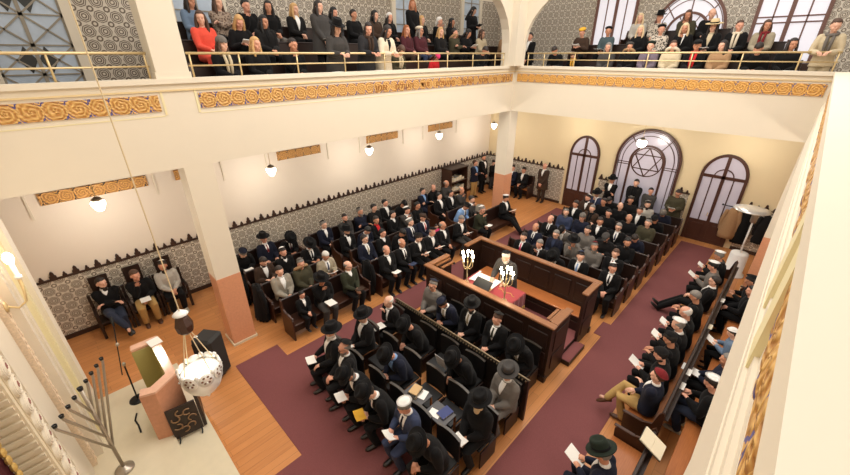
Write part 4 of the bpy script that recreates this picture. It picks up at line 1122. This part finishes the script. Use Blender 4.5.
def hair_short(front=.035, low=-.06, rad=1.075, top=None):
    bm = bmesh.new(); vs = ell(bm, (0, 0, 0), (1, 1, 1), 28, 20)
    for v in vs:
        p = v.co.copy(); q = V((p.x*.077*rad, p.y*.095*rad-.012, p.z*.092*rad+.030))
        face = q.y > front-.018 and q.z < .088-.02*abs(p.x)
        lowc = q.z < low
        bald = top is not None and q.z > top
        side = q.y > .008 and q.z < .03
        if face or lowc or bald or side: q = V((p.x*.077*.86, p.y*.095*.86-.012, p.z*.092*.86+.028))
        v.co = q
    return bm
def hair_long(length=.34, w=.085, back=True):
    bm = hair_short(front=.045, low=-.1, rad=1.1)
    X = V((1, 0, 0))
    loft(bm, [(V((0, -.05, .04)), X*.075, V((0, .05, 0))), (V((0, -.075, -.05)), X*w, V((0, .045, 0))), (V((0, -.085, -.16)), X*(w+.01), V((0, .04, 0))), (V((0, -.09, -.16-length*.45)), X*w, V((0, .032, 0))), (V((0, -.09, -length)), X*.05, V((0, .018, 0)))], 14)
    for s in (-1, 1):
        tube(bm, [(s*.07, .015, .05), (s*.088, .012, -.04), (s*.092, .03, -.13), (s*.085, .06, -.13-length*.35)], [.02, .028, .03, .018], 8)
    return bm
def hair_bob(): return hair_long(.16, .08)
def beard(b=1.0, L=.06):
    bm = bmesh.new(); vs = ell(bm, (0, .032, -.072), (.062*b, .062*b, .05), 16, 10); 
    ell(bm, (0, .066, -.095-L*.35), (.042*b, .032*b, .035+L*.5), 14, 10)
    for v in vs:
        if v.co.z > -.058: v.co.z = -.058-.2*(v.co.z+.058)*0
    return bm
def fedora(brim=.158, crown=.115):
    bm = bmesh.new(); X, Y = V((1, 0, 0)), V((0, 1, 0)); c = V((0, -.01, .075))
    def R(rx, ry, z, y=0): return (c+V((0, y, z)), X*rx, Y*ry)
    loft(bm, [R(.088, .108, -.012), R(brim, brim*1.14, -.006), R(brim*1.015, brim*1.16, .006), R(brim*.98, brim*1.12, .008), R(.094, .114, .006), R(.092, .112, .05), R(.086, .106, crown*.8), R(.075, .095, crown), R(.05, .066, crown*.97), R(.02, .05, crown*.86)], 28)
    return bm
def hatband(): 
    bm = bmesh.new(); X, Y = V((1, 0, 0)), V((0, 1, 0)); c = V((0, -.01, .075))
    loft(bm, [(c+V((0, 0, .006)), X*.0965, Y*.1165), (c+V((0, 0, .036)), X*.0945, Y*.1145)], 28, cap=True); return bm
def kippah(r=.062, tilt=.6, depth=.55):
    bm = bmesh.new(); vs = ell(bm, (0, 0, 0), (1, 1, 1), 24, 18)
    cut = math.cos(r/.085)
    for v in list(vs):
        if v.co.z < cut: v.co.z = cut-.0
    M = Matrix.Rotation(tilt, 3, 'X')
    for v in vs:
        p = M @ v.co; v.co = V((p.x*.091, p.y*.112-.012, p.z*.112+.030))
    return bm
def beret(): 
    bm = bmesh.new(); vs = ell(bm, (0, -.02, .085), (.105, .118, .052), 22, 12); M = Matrix.Rotation(.25, 4, 'X'); bmesh.ops.transform(bm, matrix=M, verts=vs); return bm
def beanie():
    bm = bmesh.new(); vs = ell(bm, (0, -.012, .045), (.09, .108, .095), 22, 16)
    for v in vs:
        if v.co.z < .045: v.co.z = max(v.co.z, .025)
    return bm
def flatcap():
    bm = bmesh.new(); ell(bm, (0, -.005, .075), (.094, .118, .05), 22, 12); ell(bm, (0, .105, .055), (.06, .045, .012), 16, 8); return bm
def headscarf():
    bm = hair_short(front=.055, low=-.09, rad=1.12); ell(bm, (0, -.09, -.06), (.05, .035, .06), 12, 8); return bm
def glasses_():
    bm = bmesh.new()
    for s in (-1, 1):
        pts = [(s*.033+.022*math.cos(a), .094, .008+.016*math.sin(a)) for a in [2*PI*i/12 for i in range(13)]]; tube(bm, pts, .0028, 6, False)
        tube(bm, [(s*.055, .092, .012), (s*.082, .0, .01)], .0025, 6)
    tube(bm, [(-.011, .096, .01), (.011, .096, .01)], .0028, 6); return bm
def scarf_mesh(pose):
    k = ('sc', pose)
    if k in CL: return CL[k]
    o = fk(pose); bm = bmesh.new(); C = o['N']+o['sd']*.0; ax = o['sd']; u = V((1, 0, 0)); w = ax.cross(u)
    tube(bm, [C+u*.088*math.cos(a)+w*.085*math.sin(a) for a in [2*PI*i/16 for i in range(17)]], .034, 10, False)
    for x in (-.05, .045):
        tube(bm, [chest(o, t, x*(1-.3*i/3), .022, FW['coat']) for i, t in enumerate((.46, .36, .26, .16))], [.03, .032, .03, .026], 8)
    me = smooth(mesh_from(bm, 'scarf')); CL[k] = me; return me
def hood_mesh(pose):
    k = ('hood', pose)
    if k in CL: return CL[k]
    o = fk(pose); bm = bmesh.new(); C = o['N']+o['sd']*.03-o['fd']*.03; u = V((1, 0, 0)); w = (o['fd']*.75+o['sd']*.65).normalized()
    tube(bm, [C+u*.15*math.cos(a)+w*.13*math.sin(a) for a in [-2.9+5.8*i/18-PI/2 for i in range(19)]], .042, 10)
    me = smooth(mesh_from(bm, 'fur_hood')); CL[k] = me; return me
def book_mesh(kind):
    if ('book', kind) in CL: return CL[('book', kind)]
    bm = bmesh.new()
    if kind == 'k':
        for s in (-1, 1): box(bm, 0 if s > 0 else -.115, .115 if s > 0 else 0, -.085, .085, 0, .012, M=Matrix.Rotation(-s*.16, 4, 'Y'))
    else: box(bm, -.105, .105, -.148, .148, 0, .005)
    me = mesh_from(bm, 'book'); me.materials.append(PAPER); CL[('book', kind)] = me; return me
ROWS = {}
PEOPLE = []
HATNAME = dict(fed='fedora', kip='skullcap', beret='beret', beanie='knit cap', flat='flat cap', scarf='headscarf', straw='straw hat', band='rimmed skullcap')
def person(rowk, x, y, base, rz, pose, top, legs, hat, hair, fl, order, headx=None):
    """fl: set of flags"""
    yaw = 0; f = {}; cnt = 1.0; kind = 'suit'
    for q in fl.split(','):
        if not q: continue
        if ':' in q: a, b = q.split(':'); f[a] = b
        else: f[q] = '1'
    yaw = int(f.get('y', random.choice((-25, 0, 0, 25))))
    kind = 'coat' if 'C' in f else 'knit' if 'K' in f else 'suit'
    sc = float(f['z']) if 'z' in f else random.uniform(1.03, 1.06) if rowk[0] == 'G' else random.uniform(1.04, 1.07); st = POSE[pose].get('st')
    r = empty('person', (x, y, base + (0 if st else .445-.42*sc)), rz + random.uniform(-.06, .06)); r.scale = (sc*(.96 if 'F' in f else 1), sc, sc)
    skin = SKINS[(len(PEOPLE)*7) % 3]
    b = link('body', body_mesh(pose, yaw), r); b.material_slots[0].link = 'OBJECT'; b.material_slots[0].material = skin
    def ch(n, me, m, par=r, M=None):
        o = bpy.data.objects.new(n, me); COL.objects.link(o); o.parent = par
        if not me.materials: me.materials.append(m)
        o.material_slots[0].link = 'OBJECT'; o.material_slots[0].material = m
        if M is not None: o.matrix_local = M
        return o
    jn = 'coat' if kind == 'coat' else 'sweater' if kind == 'knit' else 'jacket'
    ch(jn, jacket_mesh(pose, kind), fab(top)); ch('trousers', trousers_mesh(pose), fab(legs))
    sm = {'b': BRLEATH, 'c': CANVAS}.get(f.get('sh', ''), LEATHER)
    for k2 in ('L', 'R'): ch('shoe', shoe_mesh(pose, k2), sm)
    if 'w' in f or 't' in f:
        ch('shirt', shirt_mesh(pose, kind, 'W' in f), fab(f['w']) if f.get('w', '1') != '1' else WHITE)
    if 't' in f: ch('tie', tie_mesh(pose, kind), fab(f['t']))
    M = head_matrix(fk(pose), yaw)
    hm = HAIR.get(hair.rstrip('LBX') if hair[-1:] in 'LBX' else hair)
    if hair[-1:] == 'L': ch('hair', hd('hair_long', hair_long), hm, r, M)
    elif hair[-1:] == 'B': ch('hair', hd('hair_bob', hair_bob), hm, r, M)
    elif hair[-1:] == 'X': ch('hair', hd('hair_fringe', lambda: hair_short(top=.062)), hm, r, M)
    else: ch('hair', hd('hair_short', hair_short), hm, r, M)
    hatk, _, hc = hat.partition(':')
    hc = hc or 'black'
    if hatk in ('fed', 'straw'):
        h = ch('hat', hd('hat_' + hatk, (lambda: fedora(.158)) if hatk == 'fed' else (lambda: fedora(.19, .1))), fab('straw' if hatk == 'straw' else hc), r, M)
        ch('hat_band', hd('hatband', hatband), fab('black'), h)
    elif hatk == 'kip': ch('skullcap', hd('kippah', kippah), fab(hc), r, M)
    elif hatk == 'band':
        h = ch('skullcap', hd('kippah_big', lambda: kippah(.095, .5)), fab(hc), r, M)
    elif hatk in ('beret', 'beanie', 'flat', 'scarf'):
        ch({'beret': 'beret', 'beanie': 'knit_cap', 'flat': 'flat_cap', 'scarf': 'headscarf'}[hatk], hd('hat_'+hatk, dict(beret=beret, beanie=beanie, flat=flatcap, scarf=headscarf)[hatk]), fab(hc), r, M)
    if 'b' in f: ch('beard', hd('beard', beard), HAIR[f['b']], r, M)
    if 'B' in f: ch('beard', hd('beard_long', lambda: beard(1.2, .20)), HAIR[f['B']], r, M)
    if 'g' in f: ch('glasses', hd('glasses', glasses_), BLACKM, r, M)
    if 's' in f: ch('scarf', scarf_mesh(pose), fab(f['s']))
    if 'H' in f: ch('fur_hood', hood_mesh(pose), fab(f['H']))
    PEOPLE.append((r, rowk, order, top, hatk, hc, f, pose, kind, hair))
    bkind = 'k' if 'k' in f else 'p' if 'p' in f else None
    if bkind:
        o = fk(pose); mid = (o['L'][2]+o['R'][2])/2
        if pose in ('read', 'legread', 'sread', 'desk', 'rail'): c = mid+V((0, .11, .03)); tilt = .55
        elif pose == 'chin': c = o['L'][2]+V((.05, .14, .045)); tilt = .08
        else: c = mid+V((0, .13, .04)); tilt = .1
        c = V((c.x*r.scale.x, c.y*sc, c.z*sc))
        B = bpy.data.objects.new('prayer_book' if bkind == 'k' else 'paper_sheet', book_mesh(bkind)); COL.objects.link(B)
        q = Matrix.Translation(r.location) @ Matrix.Rotation(r.rotation_euler.z, 4, 'Z') @ Matrix.Translation(c) @ Matrix.Rotation(tilt, 4, 'X'); B.matrix_world = q
        if bkind == 'k' and f['k'] != '1': B.material_slots[0].link = 'OBJECT'; B.material_slots[0].material = fab(f['k'])
        B['holder'] = len(PEOPLE)-1
    return r

TABLE = '''
A E 0
0.74 -9.65 bow black black kip:navy grey b:grey,k,y:0
0.74 -8.89 thigh navy black fed dark w,t:dred,y:0
0.74 -8.28 bow black black fed dark w,t:burg,y:0
1.05 -7.1 lap navy black kip grey w,y:25
1.05 -6.3 lap dgrey black - dark b:dark,p,y:0
1.05 -5.65 cross navy black kip grey b:grey,y:25
1.05 -5.07 lap ink black - black y:25
1.05 -4.49 thigh black black - black w,W,y:25
1.05 -3.91 bow black black flat:ink dark C,y:0
1.05 -2.58 cross navy navy - dark w:sky,y:25
1.05 -2 lap black black - greyX C,s:black,y:-25
1.05 -1.21 lap dgrey black - greyX C,y:25
B E 0
1.9 -9.5 read brown black - dark w,b:dark,W,y:25
1.9 -8.9 lap black black kip:white dark K,w,b:dark,y:0
1.9 -8.14 read black black fed dark w,W,t:black,y:0
1.98 -6.87 lap black black fed black w,W,b:dark,y:25,k
1.98 -6.29 bow navy black - black w,y:25
1.98 -5.71 lap black black - dark w:red,W,y:0
1.98 -5 lap black black - black K,w,y:25
1.98 -4.4 chin dgrey black kip:white dark w,W,y:25
1.98 -3.82 lap black black - black K,y:25
1.98 -2.58 thigh black black - black w,W,y:25
1.98 -2 lap black black - black w,W,y:25
1.98 -1.42 chin dgrey dgrey - greyX y:0
C E 0
2.8 -9.44 lap stone black - dark w,W,y:0
2.8 -8.86 lap dkolive black kip:grey grey C,H:tan,y:0
2.8 -8.17 read beige brown - white w,t:blue,W,k,y:0
2.9 -6.82 thigh navy navy - dark w,t:beige,g,W,y:25
2.9 -6.2 lap black black - black K,w,y:25
2.9 -5.62 bow black black - black C,y:0
2.9 -5.04 lap navy black kip:white grey w,t:black,W,y:25
2.9 -4.46 lap navy black flat:brown dark t:red,w,W,y:0
2.9 -2.54 bow sky black kip:black dark w,t:black,y:0
2.9 -1.96 chin dgrey black - dark w,W,y:25
D E 0
3.78 -9.41 lap black black - black z:.74,w,y:25
3.78 -8.89 chin black dgrey fed dark p,y:0
3.78 -8.07 lap olive black - greyX K,w,g,k:brown,y:25
3.83 -6.82 lap black black - greyX C,k,y:0,w
3.83 -6.24 lap black black - whiteX w,t:black,W,k:blue,y:0
3.83 -5.66 read black black kip dark w,k,y:25
3.83 -5.08 read black black kip greyX w,W,p,y:0
3.83 -4.5 lap black black - greyX C,g,w,y:25
3.83 -3.67 read black dgrey - grey w,W,p,y:0
3.83 -2.54 chin olive black kip:white grey C,g,k,y:0
3.83 -0.96 legread black black kip:white dark w,W,k,y:25
M1 S 0
6.14 -3.38 lap black black - dark w,t:pink,y:0
6.72 -3.38 chin ink black - grey w,t:dred,y:0
7.3 -3.38 bow black black fed dark w,W,t:beige,y:0
7.88 -3.38 lap black black kip:blue dark w,t:sky,W,y:25
8.72 -3.38 lap black black kip:white dark w,t:black,W,y:25
M2 S 0
6.05 -2.53 lap navy navy - greyX w,t:navy,y:0
6.74 -2.53 lap navy black - grey g,w:blue,y:0
7.32 -2.53 chin grey black fed black y:25
7.9 -2.53 lap grey black kip:dred grey b:grey,y:25
8.48 -2.53 lap black black - brown w,t:dred,y:0
M3 S 0
6.08 -1.62 lap black black - greyX w,t:black,y:0
6.65 -1.62 bow grey black flat:ink dark w,y:0
7.31 -1.62 lap grey black - black C,y:0
7.89 -1.62 read ink black flat:dgrey dark b:dark,C,y:0
8.47 -1.62 lap black black - black K,b:dark,y:25
M4 S 0
6.15 -0.68 lap blue black kip:black grey b:grey,C,y:25
6.73 -0.68 lap navy black beanie:grey dark C,y:0
7.31 -0.68 lap black black - dark w,y:25
7.89 -0.68 lap black black - grey g,w,t:blue,W,y:0
8.47 -0.68 bow navy black - dark y:0
M5 S 0
6.06 0.28 lap black black - dark w,y:-25
6.64 0.28 cross brown black - grey s:black,C,y:0
7.22 0.28 lap black black - black C,y:0
7.88 0.28 lap black black - greyX C,y:25
8.46 0.28 lap dkolive black kip:black grey C,y:0
M6 S 0
6.09 1.24 lap brown black kip:white dark w,b:dark,y:-25
6.68 1.24 lap black black - dark y:-25
7.26 1.24 lap black black - greyX C,y:25
7.91 1.24 lap black black - dark w,W,y:0
8.49 1.24 bow black black kip:black dark C,y:0
M7 S 0
6.11 2.1 chin blue black fed dark w,y:0
6.69 2.1 bow black black - dark C,y:0
7.32 2.1 lap ink black kip:white dark y:25
7.9 2.1 lap lgrey black kip:white dark b:dark,y:25
8.48 2.1 bow navy black beanie:grey dark C,y:0
R1 W 0
10.64 -8.58 read navy navy fed:dgreen grey w,p,y:0
10.64 -6.54 knee navy khaki band:dred brown w,sh:b,y:0
10.64 -5.96 read black black band:ink black p,b:dark,y:0
10.64 -5.38 read black black kip:black black y:0
10.64 -4.8 read black black kip:white greyX k,w,y:0
10.64 -4.22 read black black - whiteX k,y:0
10.64 -3.39 read black black - grey y:0
10.64 -2.39 leg black black - dark g,t:grey,w,y:0
10.64 -1.54 read grey black kip:white black p,y:0
10.64 -0.75 read black black kip:white grey C,s:dgrey,k,y:0
R2 W 0
11.44 -8.37 lap black black - black y:0
11.44 -6.09 read black jeans kip:white dark sh:c,y:0
11.44 -5.28 lap navy black - grey p,y:0
11.44 -4.06 read denim black band:white dark z:.86,p,y:0
11.44 -2.28 lap black black - black y:0
11.44 -1.7 read black black kip:black black y:0
F1 S 0
5.72 -9.82 thigh black black fed white w,W,B:white,k,y:0
6.3 -9.82 lap ink black kip:black greyX w,W,t:white,g,b:grey,y:0
6.88 -9.82 bow black black fed dark w,W,k,B:grey,y:0
7.46 -9.82 bow black black fed dark w,t:blue,k:yellow,y:0
8.04 -9.82 read blue blue kip:white grey w,W,t:navy,k,y:0
8.62 -9.82 bow black black fed dark y:0
F2 S 0
5.8 -9.02 lap ink black fed dark w,W,k,y:0
6.97 -9.02 bow navy dgrey fed dark w:sky,W,y:0
8.8 -9.02 lap black black fed dark B:pblond,k,C,y:0
F3 S 0
5.76 -8.22 chin black black - whiteX w,W,p,y:0
6.61 -8.22 bow black black fed dark C,y:0
7.89 -8.22 bow black black fed dark B:lbrown,C,y:0
8.79 -8.22 lap grey grey fed:dgrey dark C,w,y:25
F4 S 0
6 -7.14 lap grey black kip:navy grey C,g,y:0
6.58 -7.14 bow navy black kip:navy dark w,W,t:beige,b:dark,y:0
7.16 -7.14 lap black black fed black w,W,t:beige,b:dark,y:25
7.82 -7.14 lap black black kip:black brown w,W,t:olive,y:0
8.5 -7.14 bow black black fed dark w,t:beige,y:0
T E 0
0.42 -12.67 knee black jeans - dark K,w,b:dark,y:25,z:1.12
0.42 -12.03 chin black khaki - brown K,p,sh:b,y:25,z:1.12
0.42 -11.43 lap lgrey black kip:white dark K,b:dark,sh:c,y:-25,z:1.08
GS1 E 5.08
2.38 -9.51 lap black black beanie:grey brownL F,C,s:ltan,y:25
2.38 -8.84 lap black black - blondB F,K,y:25
2.38 -8.05 chin black black - dark K,y:25
2.7 -7.11 rail dgrey black fed darkL F,C,y:0
2.7 -6.22 rail char black - darkL F,C,s:brown,y:-25
2.7 -5.64 rail cream black - darkL F,C,w:black,y:25
2.38 -5.04 bow dkolive black - brownB F,C,s:ltan,y:0
2.38 -3.53 bow red grey beanie:pink brownL F,y:0,z:.8
2.38 -1.25 bow black black - dark F,y:0
GS2 E 5.55
1.58 -9.54 lap coral coral - brownL F,K,y:-25
1.58 -8.8 read black black - blondL F,k,y:0
1.58 -8.22 lap ink black - blackL F,w:black,y:25
1.9 -6.93 clasp dgrey black - darkL F,C,p,y:25
1.58 -3.8 lap burg brown - auburnB F,K,y:0
1.58 -3.22 lap burg blue beret:cream greyB F,C,g,y:25
1.58 -2.27 lap ink black - blondL F,y:0
1.58 -1.53 cross dkolive black - dark F,C,H:tan,y:25
1.58 -0.95 read black black - blackL F,C,k,y:25
1.58 -0.04 lap ltan black - brownB F,C,g,y:25
1.58 1.37 read tan burg - dark F,C,k,y:25
GS3 E 5.93
0.8 -9.42 lap denim black - darkL F,y:25
0.8 -8.84 cross pattern black - brownL F,y:25
0.8 -8.26 chin black black - black F,C,y:25
0.8 -7.68 lap black grey - blackL F,y:-25
0.8 -6.99 lap ink black - blondB F,w,W,y:25
0.8 -5.86 chin char black - blackL F,C,y:25
0.8 -5.15 lap black black - dark F,C,y:25
0.8 -4.37 lap brown black - blackB F,y:25
0.8 -3.79 lap black black scarf:white darkL F,y:0
1.12 -3.07 clasp black black - auburnL F,C,y:-25
0.8 -2.37 lap black black - blondB F,C,y:25
0.8 -1.58 chin black black scarf:white dark F,y:25
0.8 -0.83 lap black black - blackL F,y:25
1.12 -0.06 sread black black - blackL F,C,k:black,y:25
GB0 S 5.08
3.08 0.9 clasp black black - dark w,W,F,y:0
GB1 S 5.08
4.31 0.78 bow black black - dark F,y:0
4.95 0.78 bow black black - brownL F,s:mustard,y:0,z:.85
5.96 0.78 lap dgrey black - greyB F,C,y:0
6.59 0.78 lap black black beret:dgrey darkB F,H:tan,y:25
7.17 0.78 lap purple black beret:dgreen dark F,C,s:purple,y:0
7.75 0.78 lap ltan black - brown F,C,H:cream,y:25
8.33 0.78 lap black black flat:black dark F,s:red,y:0
8.91 0.78 lap tan black - darkL F,C,y:-25
9.7 0.78 bow black black - dark F,y:0,C
10.28 0.78 lap black black - darkB F,K,y:25
10.91 0.46 rail ltan ltan - brown F,s:grey,y:25,K
GB2 S 5.55
4.72 1.58 read brown black beret:yellow dark F,C,k,y:0
5.56 1.58 lap teal black beret:black grey F,K,p,y:25
6.54 1.58 lap black black - pblondB F,y:0,K
7.12 1.58 lap floral black beret:black dark F,y:25
7.75 1.58 chin black black - pblondL F,w,y:0
8.43 1.58 lap black black straw darkL F,k,w:ltan,W,y:0
9.01 1.58 lap black black - brown F,C,s:cream,y:25
9.59 1.58 lap beige black - brownB F,s:dred,y:25
GB3 S 5.93
6.2 2.36 lap lgrey black - pblondL F,y:0
6.78 2.36 lap floral black fed:black grey F,C,y:0
7.57 2.36 chin dkolive black - brownL F,C,y:0
8.15 2.36 lap black black - greyX C,y:25
'''
ENDS = {'A': ('ark', 'tiled-wall row'), 'B': ('ark', 'second side row'), 'C': ('ark', 'third side row'), 'D': ('ark', 'side-aisle row'),
 'R1': ('ark', 'carpet-aisle pew'), 'R2': ('ark', 'rear aisle pew'), 'T': ('ark', 'carved armchairs'),
 'F1': ('side aisle', 'front stall row'), 'F2': ('side aisle', 'second stall row'), 'F3': ('side aisle', 'third stall row'), 'F4': ('side aisle', 'row behind beaded rail'),
 'GS1': ('ark', 'side-gallery rail row'), 'GS2': ('ark', 'side-gallery middle row'), 'GS3': ('ark', 'side-gallery top row'),
 'GB0': ('corner column', 'door-gallery standing spot'), 'GB1': ('corner column', 'door-gallery rail row'), 'GB2': ('corner column', 'door-gallery middle row'), 'GB3': ('corner column', 'door-gallery top row')}
for i, w in enumerate(('first', 'second', 'third', 'fourth', 'fifth', 'sixth', 'rearmost')): ENDS['M%d' % (i+1)] = ('side aisle', '%s row behind platform' % w)
GRP = dict(A='people in the side pews', B='people in the side pews', C='people in the side pews', D='people in the side pews', R='people in the pews below the near gallery', F='people in the stall seats', M='people behind the platform', T='people in the carved armchairs', G='people in the galleries', S='people standing')
FACE = dict(E=-PI/2, S=PI, W=PI/2)
def words_(s): return len(s.split())
def describe(rec, n):
    r, rowk, order, top, hatk, hc, f, pose, kind, hair = rec
    garment = {'suit': 'suit' if top in ('black', 'ink', 'navy', 'char') and ('w' in f or 't' in f) else 'jacket', 'coat': 'coat', 'knit': 'sweater'}[kind]
    if 'F' in f and kind == 'suit': garment = 'top'
    d = 'person in %s %s' % (FAB[top][0], garment)
    hatw = {'kip': 'skullcap', 'fed': 'fedora', 'beret': 'beret', 'beanie': 'knit cap', 'flat': 'flat cap', 'scarf': 'headscarf', 'straw': 'hat', 'band': 'large skullcap'}.get(hatk)
    e, rn = ENDS[rowk]
    tail = ', %s from %s in %s' % (NTH[order], e, rn)
    opts = []
    if hatw: opts.append(d + ' and %s %s' % ('straw' if hatk == 'straw' else FAB[hc][0], hatw))
    if 's' in f: opts.append(d + ' and %s scarf' % FAB[f['s']][0])
    if 't' in f and f['t'] != '1': opts.append(d + ' and %s tie' % FAB[f['t']][0])
    if hair[-1:] == 'L': opts.append(d + ' with long %s hair' % {'b': 'fair'}.get(hair[0] if hair.startswith('bl') and hair.startswith('blo') else '', {'dark': 'dark', 'brown': 'brown', 'black': 'black', 'auburn': 'auburn', 'blond': 'fair', 'pblond': 'pale', 'lbrown': 'brown'}[hair[:-1]]))
    opts.append(d)
    for o in opts:
        if words_(o + tail) <= 16: return o + tail
    return d + tail
def populate():
    row = None
    for ln in TABLE.strip().split('\n'):
        t = ln.split()
        if len(t) == 3: row = t[0]; fc = t[1]; base = float(t[2]); n = 0; continue
        x, y = float(t[0]), float(t[1]); fl = '' if t[7] == '-' else t[7]
        turn = (-.26 if n < 4 else -.08) if row == 'F1' else -.12 if row in ('F2', 'F3') else 0
        person(row, x, y, base, FACE[fc] + turn, t[2], t[3], t[4], t[5], t[6], fl, n); n += 1
    for rec in PEOPLE:
        r = rec[0]; tag(r, describe(rec, 0), 'person', GRP[rec[1][0]])
    # standing people: explicit labels
    def stand(x, y, rz, pose, top, legs, hat, hair, fl, label, base=0):
        r = person('S', x, y, base, rz, pose, top, legs, hat, hair, fl, 0); tag(r, label, 'person', GRP['S'])
        r.rotation_euler.z = rz
    stand(.78, 1.1, -PI/2, 'scross', 'navy', 'khaki', '-', 'brown', 'w:sky,W,y:25', 'person in navy blazer and khaki trousers standing arms crossed by bookcase')
    stand(.62, 1.95, -PI/2, 'clasp', 'black', 'black', '-', 'dark', 'w,W,b:dark,C,y:0,z:1.1', 'tall bearded person in long black coat standing beside corner bookcase')
    stand(.62, 2.75, -PI/2, 'sread', 'black', 'dgrey', 'kip:black', 'dark', 'k,y:0,z:.86', 'person in black reading against the tiled wall in far corner')
    stand(3.38, 2.80, PI, 'clasp', 'brown', 'brown', '-', 'whiteX', 'C,w,y:0,z:1.06', 'white-haired person in brown jacket standing by the arched side door')
    stand(6.28, 2.86, PI, 'scross', 'black', 'black', 'fed', 'dark', 'w,W,y:0,z:1.05', 'person in black suit and fedora standing at edge of star window')
    stand(7.16, 2.86, PI, 'clasp', 'ink', 'black', '-', 'dark', 'C,s:black,y:0,z:1.1', 'person in dark padded coat standing before the star window')
    stand(7.72, 2.84, PI, 'clasp', 'dgrey', 'dgrey', '-', 'black', 'C,y:25,z:.98', 'person in grey padded jacket leaning against star window')
    stand(8.6, 2.82, PI, 'sread', 'dkolive', 'khaki', '-', 'dark', 'C,k,g,y:0,z:1.08', 'person with dark jacket and beige trousers reading beside arched entrance door')
    stand(6.98, -5.5, PI, 'desk', 'dgrey', 'black', 'kip:black', 'white', 'B:white,C,y:0', 'white-bearded person in grey coat leading at the reading table', .21)
    # two seated at the tiled end wall behind the corner column
    for i, (x, top, l) in enumerate(((1.78, 'navy', 'person in navy suit seated against tiled end wall, nearer the corner'), (2.36, 'black', 'person in black suit seated against tiled end wall, nearer the side door'))):
        r = person('S', x, 2.84, 0, PI, 'lap', top, top, '-' if i == 0 else 'kip:black', 'dark', 'w,W,y:0', 0); tag(r, l, 'person', 'people seated at the end wall')
    pew('pew', 'dark pew against the tiled end wall by the door', 'pews along the end wall', 1.5, (2.75, 2.88, 0), PI, seps=False, book=False)
    # small child in pink among the side pews
    r = person('S', 3.33, -4.22, 0, -PI/2, 'clasp', 'pink', 'dgrey', '-', 'dark', 'y:0,z:.62', 0); tag(r, 'small child in pink top standing between two side pew rows', 'person')
    # held books and papers
    for o in list(COL.objects):
        if o.get('holder') is None: continue
        i = o['holder']; rec = PEOPLE[i]; del o['holder']
        rowk = rec[1]
        what = 'open prayer book' if o.name.startswith('prayer') else 'white paper sheet'
        if rowk == 'S':
            l = what + {'b': ''}.get('', '') + ' held by ' + ' '.join(rec[0]['label'].split()[:9])
        else:
            e, rn = ENDS[rowk]; l = '%s held by person %s from %s in %s' % (what, NTH[rec[2]], e, rn)
        tag(o, l, 'book' if o.name.startswith('prayer') else 'paper', 'books and papers held by readers')
populate()

# gallery pews
def gallery_pews():
    for rn, x, z, ya, yb in (('rail row', 2.38, 5.08, -10.1, -.62), ('middle row', 1.58, 5.55, -10.1, 1.72), ('top row', .80, 5.93, -10.1, .95)):
        pew('gallery_pew', 'long brown pew in the side gallery %s' % rn, 'pews in the side gallery', yb-ya, (x, yb, z), -PI/2, book=False, seat_m=MIDW, seps=False, bh=.9)
    for rn, y, z, xa, xb in (('rail row', .78, 5.08, 3.85, 10.55), ('middle row', 1.58, 5.55, 4.4, 10.1), ('top row', 2.36, 5.93, 5.8, 8.7)):
        pew('gallery_pew', 'long brown pew in the door gallery %s' % rn, 'pews in the door gallery', xb-xa, (xb, y, z), PI, book=False, seat_m=MIDW, seps=False, bh=.9)
gallery_pews()
# open books left on the gallery copings
for i, (x, y, rz) in enumerate(((3.02, -7.3, .3), (3.02, -6.05, -.2), (3.02, -3.6, .2))):
    sheet(x, y, ZG1+.001, .12, .26, 0, rz, 'white booklet on the side gallery coping, %s from the ark' % NTH[i], 'booklet', None, 'booklets on the gallery copings')
for i, x in enumerate((4.7, 5.75, 6.85, 9.4, 10.45)):
    sheet(x, .06, ZG1+.001, .26, .12, 0, .1*(i % 3-1), 'white booklet on the door gallery coping, %s from corner column' % NTH[i], 'booklet', None, 'booklets on the gallery copings')

# ------------------------------------------------------------------ light
def lights():
    w = bpy.data.worlds.new('world'); S.world = w; w.use_nodes = True
    bg = w.node_tree.nodes['Background']; bg.inputs[0].default_value = (1, .95, .89, 1); bg.inputs[1].default_value = .85
    def area(name, loc, sx, sy, e, col=(1, .95, .88), rot=(0, 0, 0)):
        L = bpy.data.lights.new(name, 'AREA'); L.shape = 'RECTANGLE'; L.size = sx; L.size_y = sy; L.energy = e; L.color = col
        o = bpy.data.objects.new(name, L); COL.objects.link(o); o.location = loc; o.rotation_euler = rot
    area('nave_fill_light', (7.17, -5.5, 9.5), 5, 10, 330)  # area light added above the open-topped nave as soft fill, no roof window
    for y in (-11.0, -6.5, -2.0):
        L = bpy.data.lights.new('near_gallery_lamp', 'POINT'); L.energy = 50; L.color = (1, .92, .82); L.shadow_soft_size = .2
        o = bpy.data.objects.new('near_gallery_lamp', L); COL.objects.link(o); o.location = (12.9, y, 3.3)
    for x in (4.6, 10.0):
        L = bpy.data.lights.new('end_gallery_lamp', 'POINT'); L.energy = 45; L.color = (1, .92, .82); L.shadow_soft_size = .2
        o = bpy.data.objects.new('end_gallery_lamp', L); COL.objects.link(o); o.location = (x, 1.75, 3.6)
lights()
S.view_settings.view_transform = 'Standard'; S.view_settings.look = 'None'; S.view_settings.exposure = .8; S.view_settings.gamma = 1
S.view_settings.use_curve_mapping = False
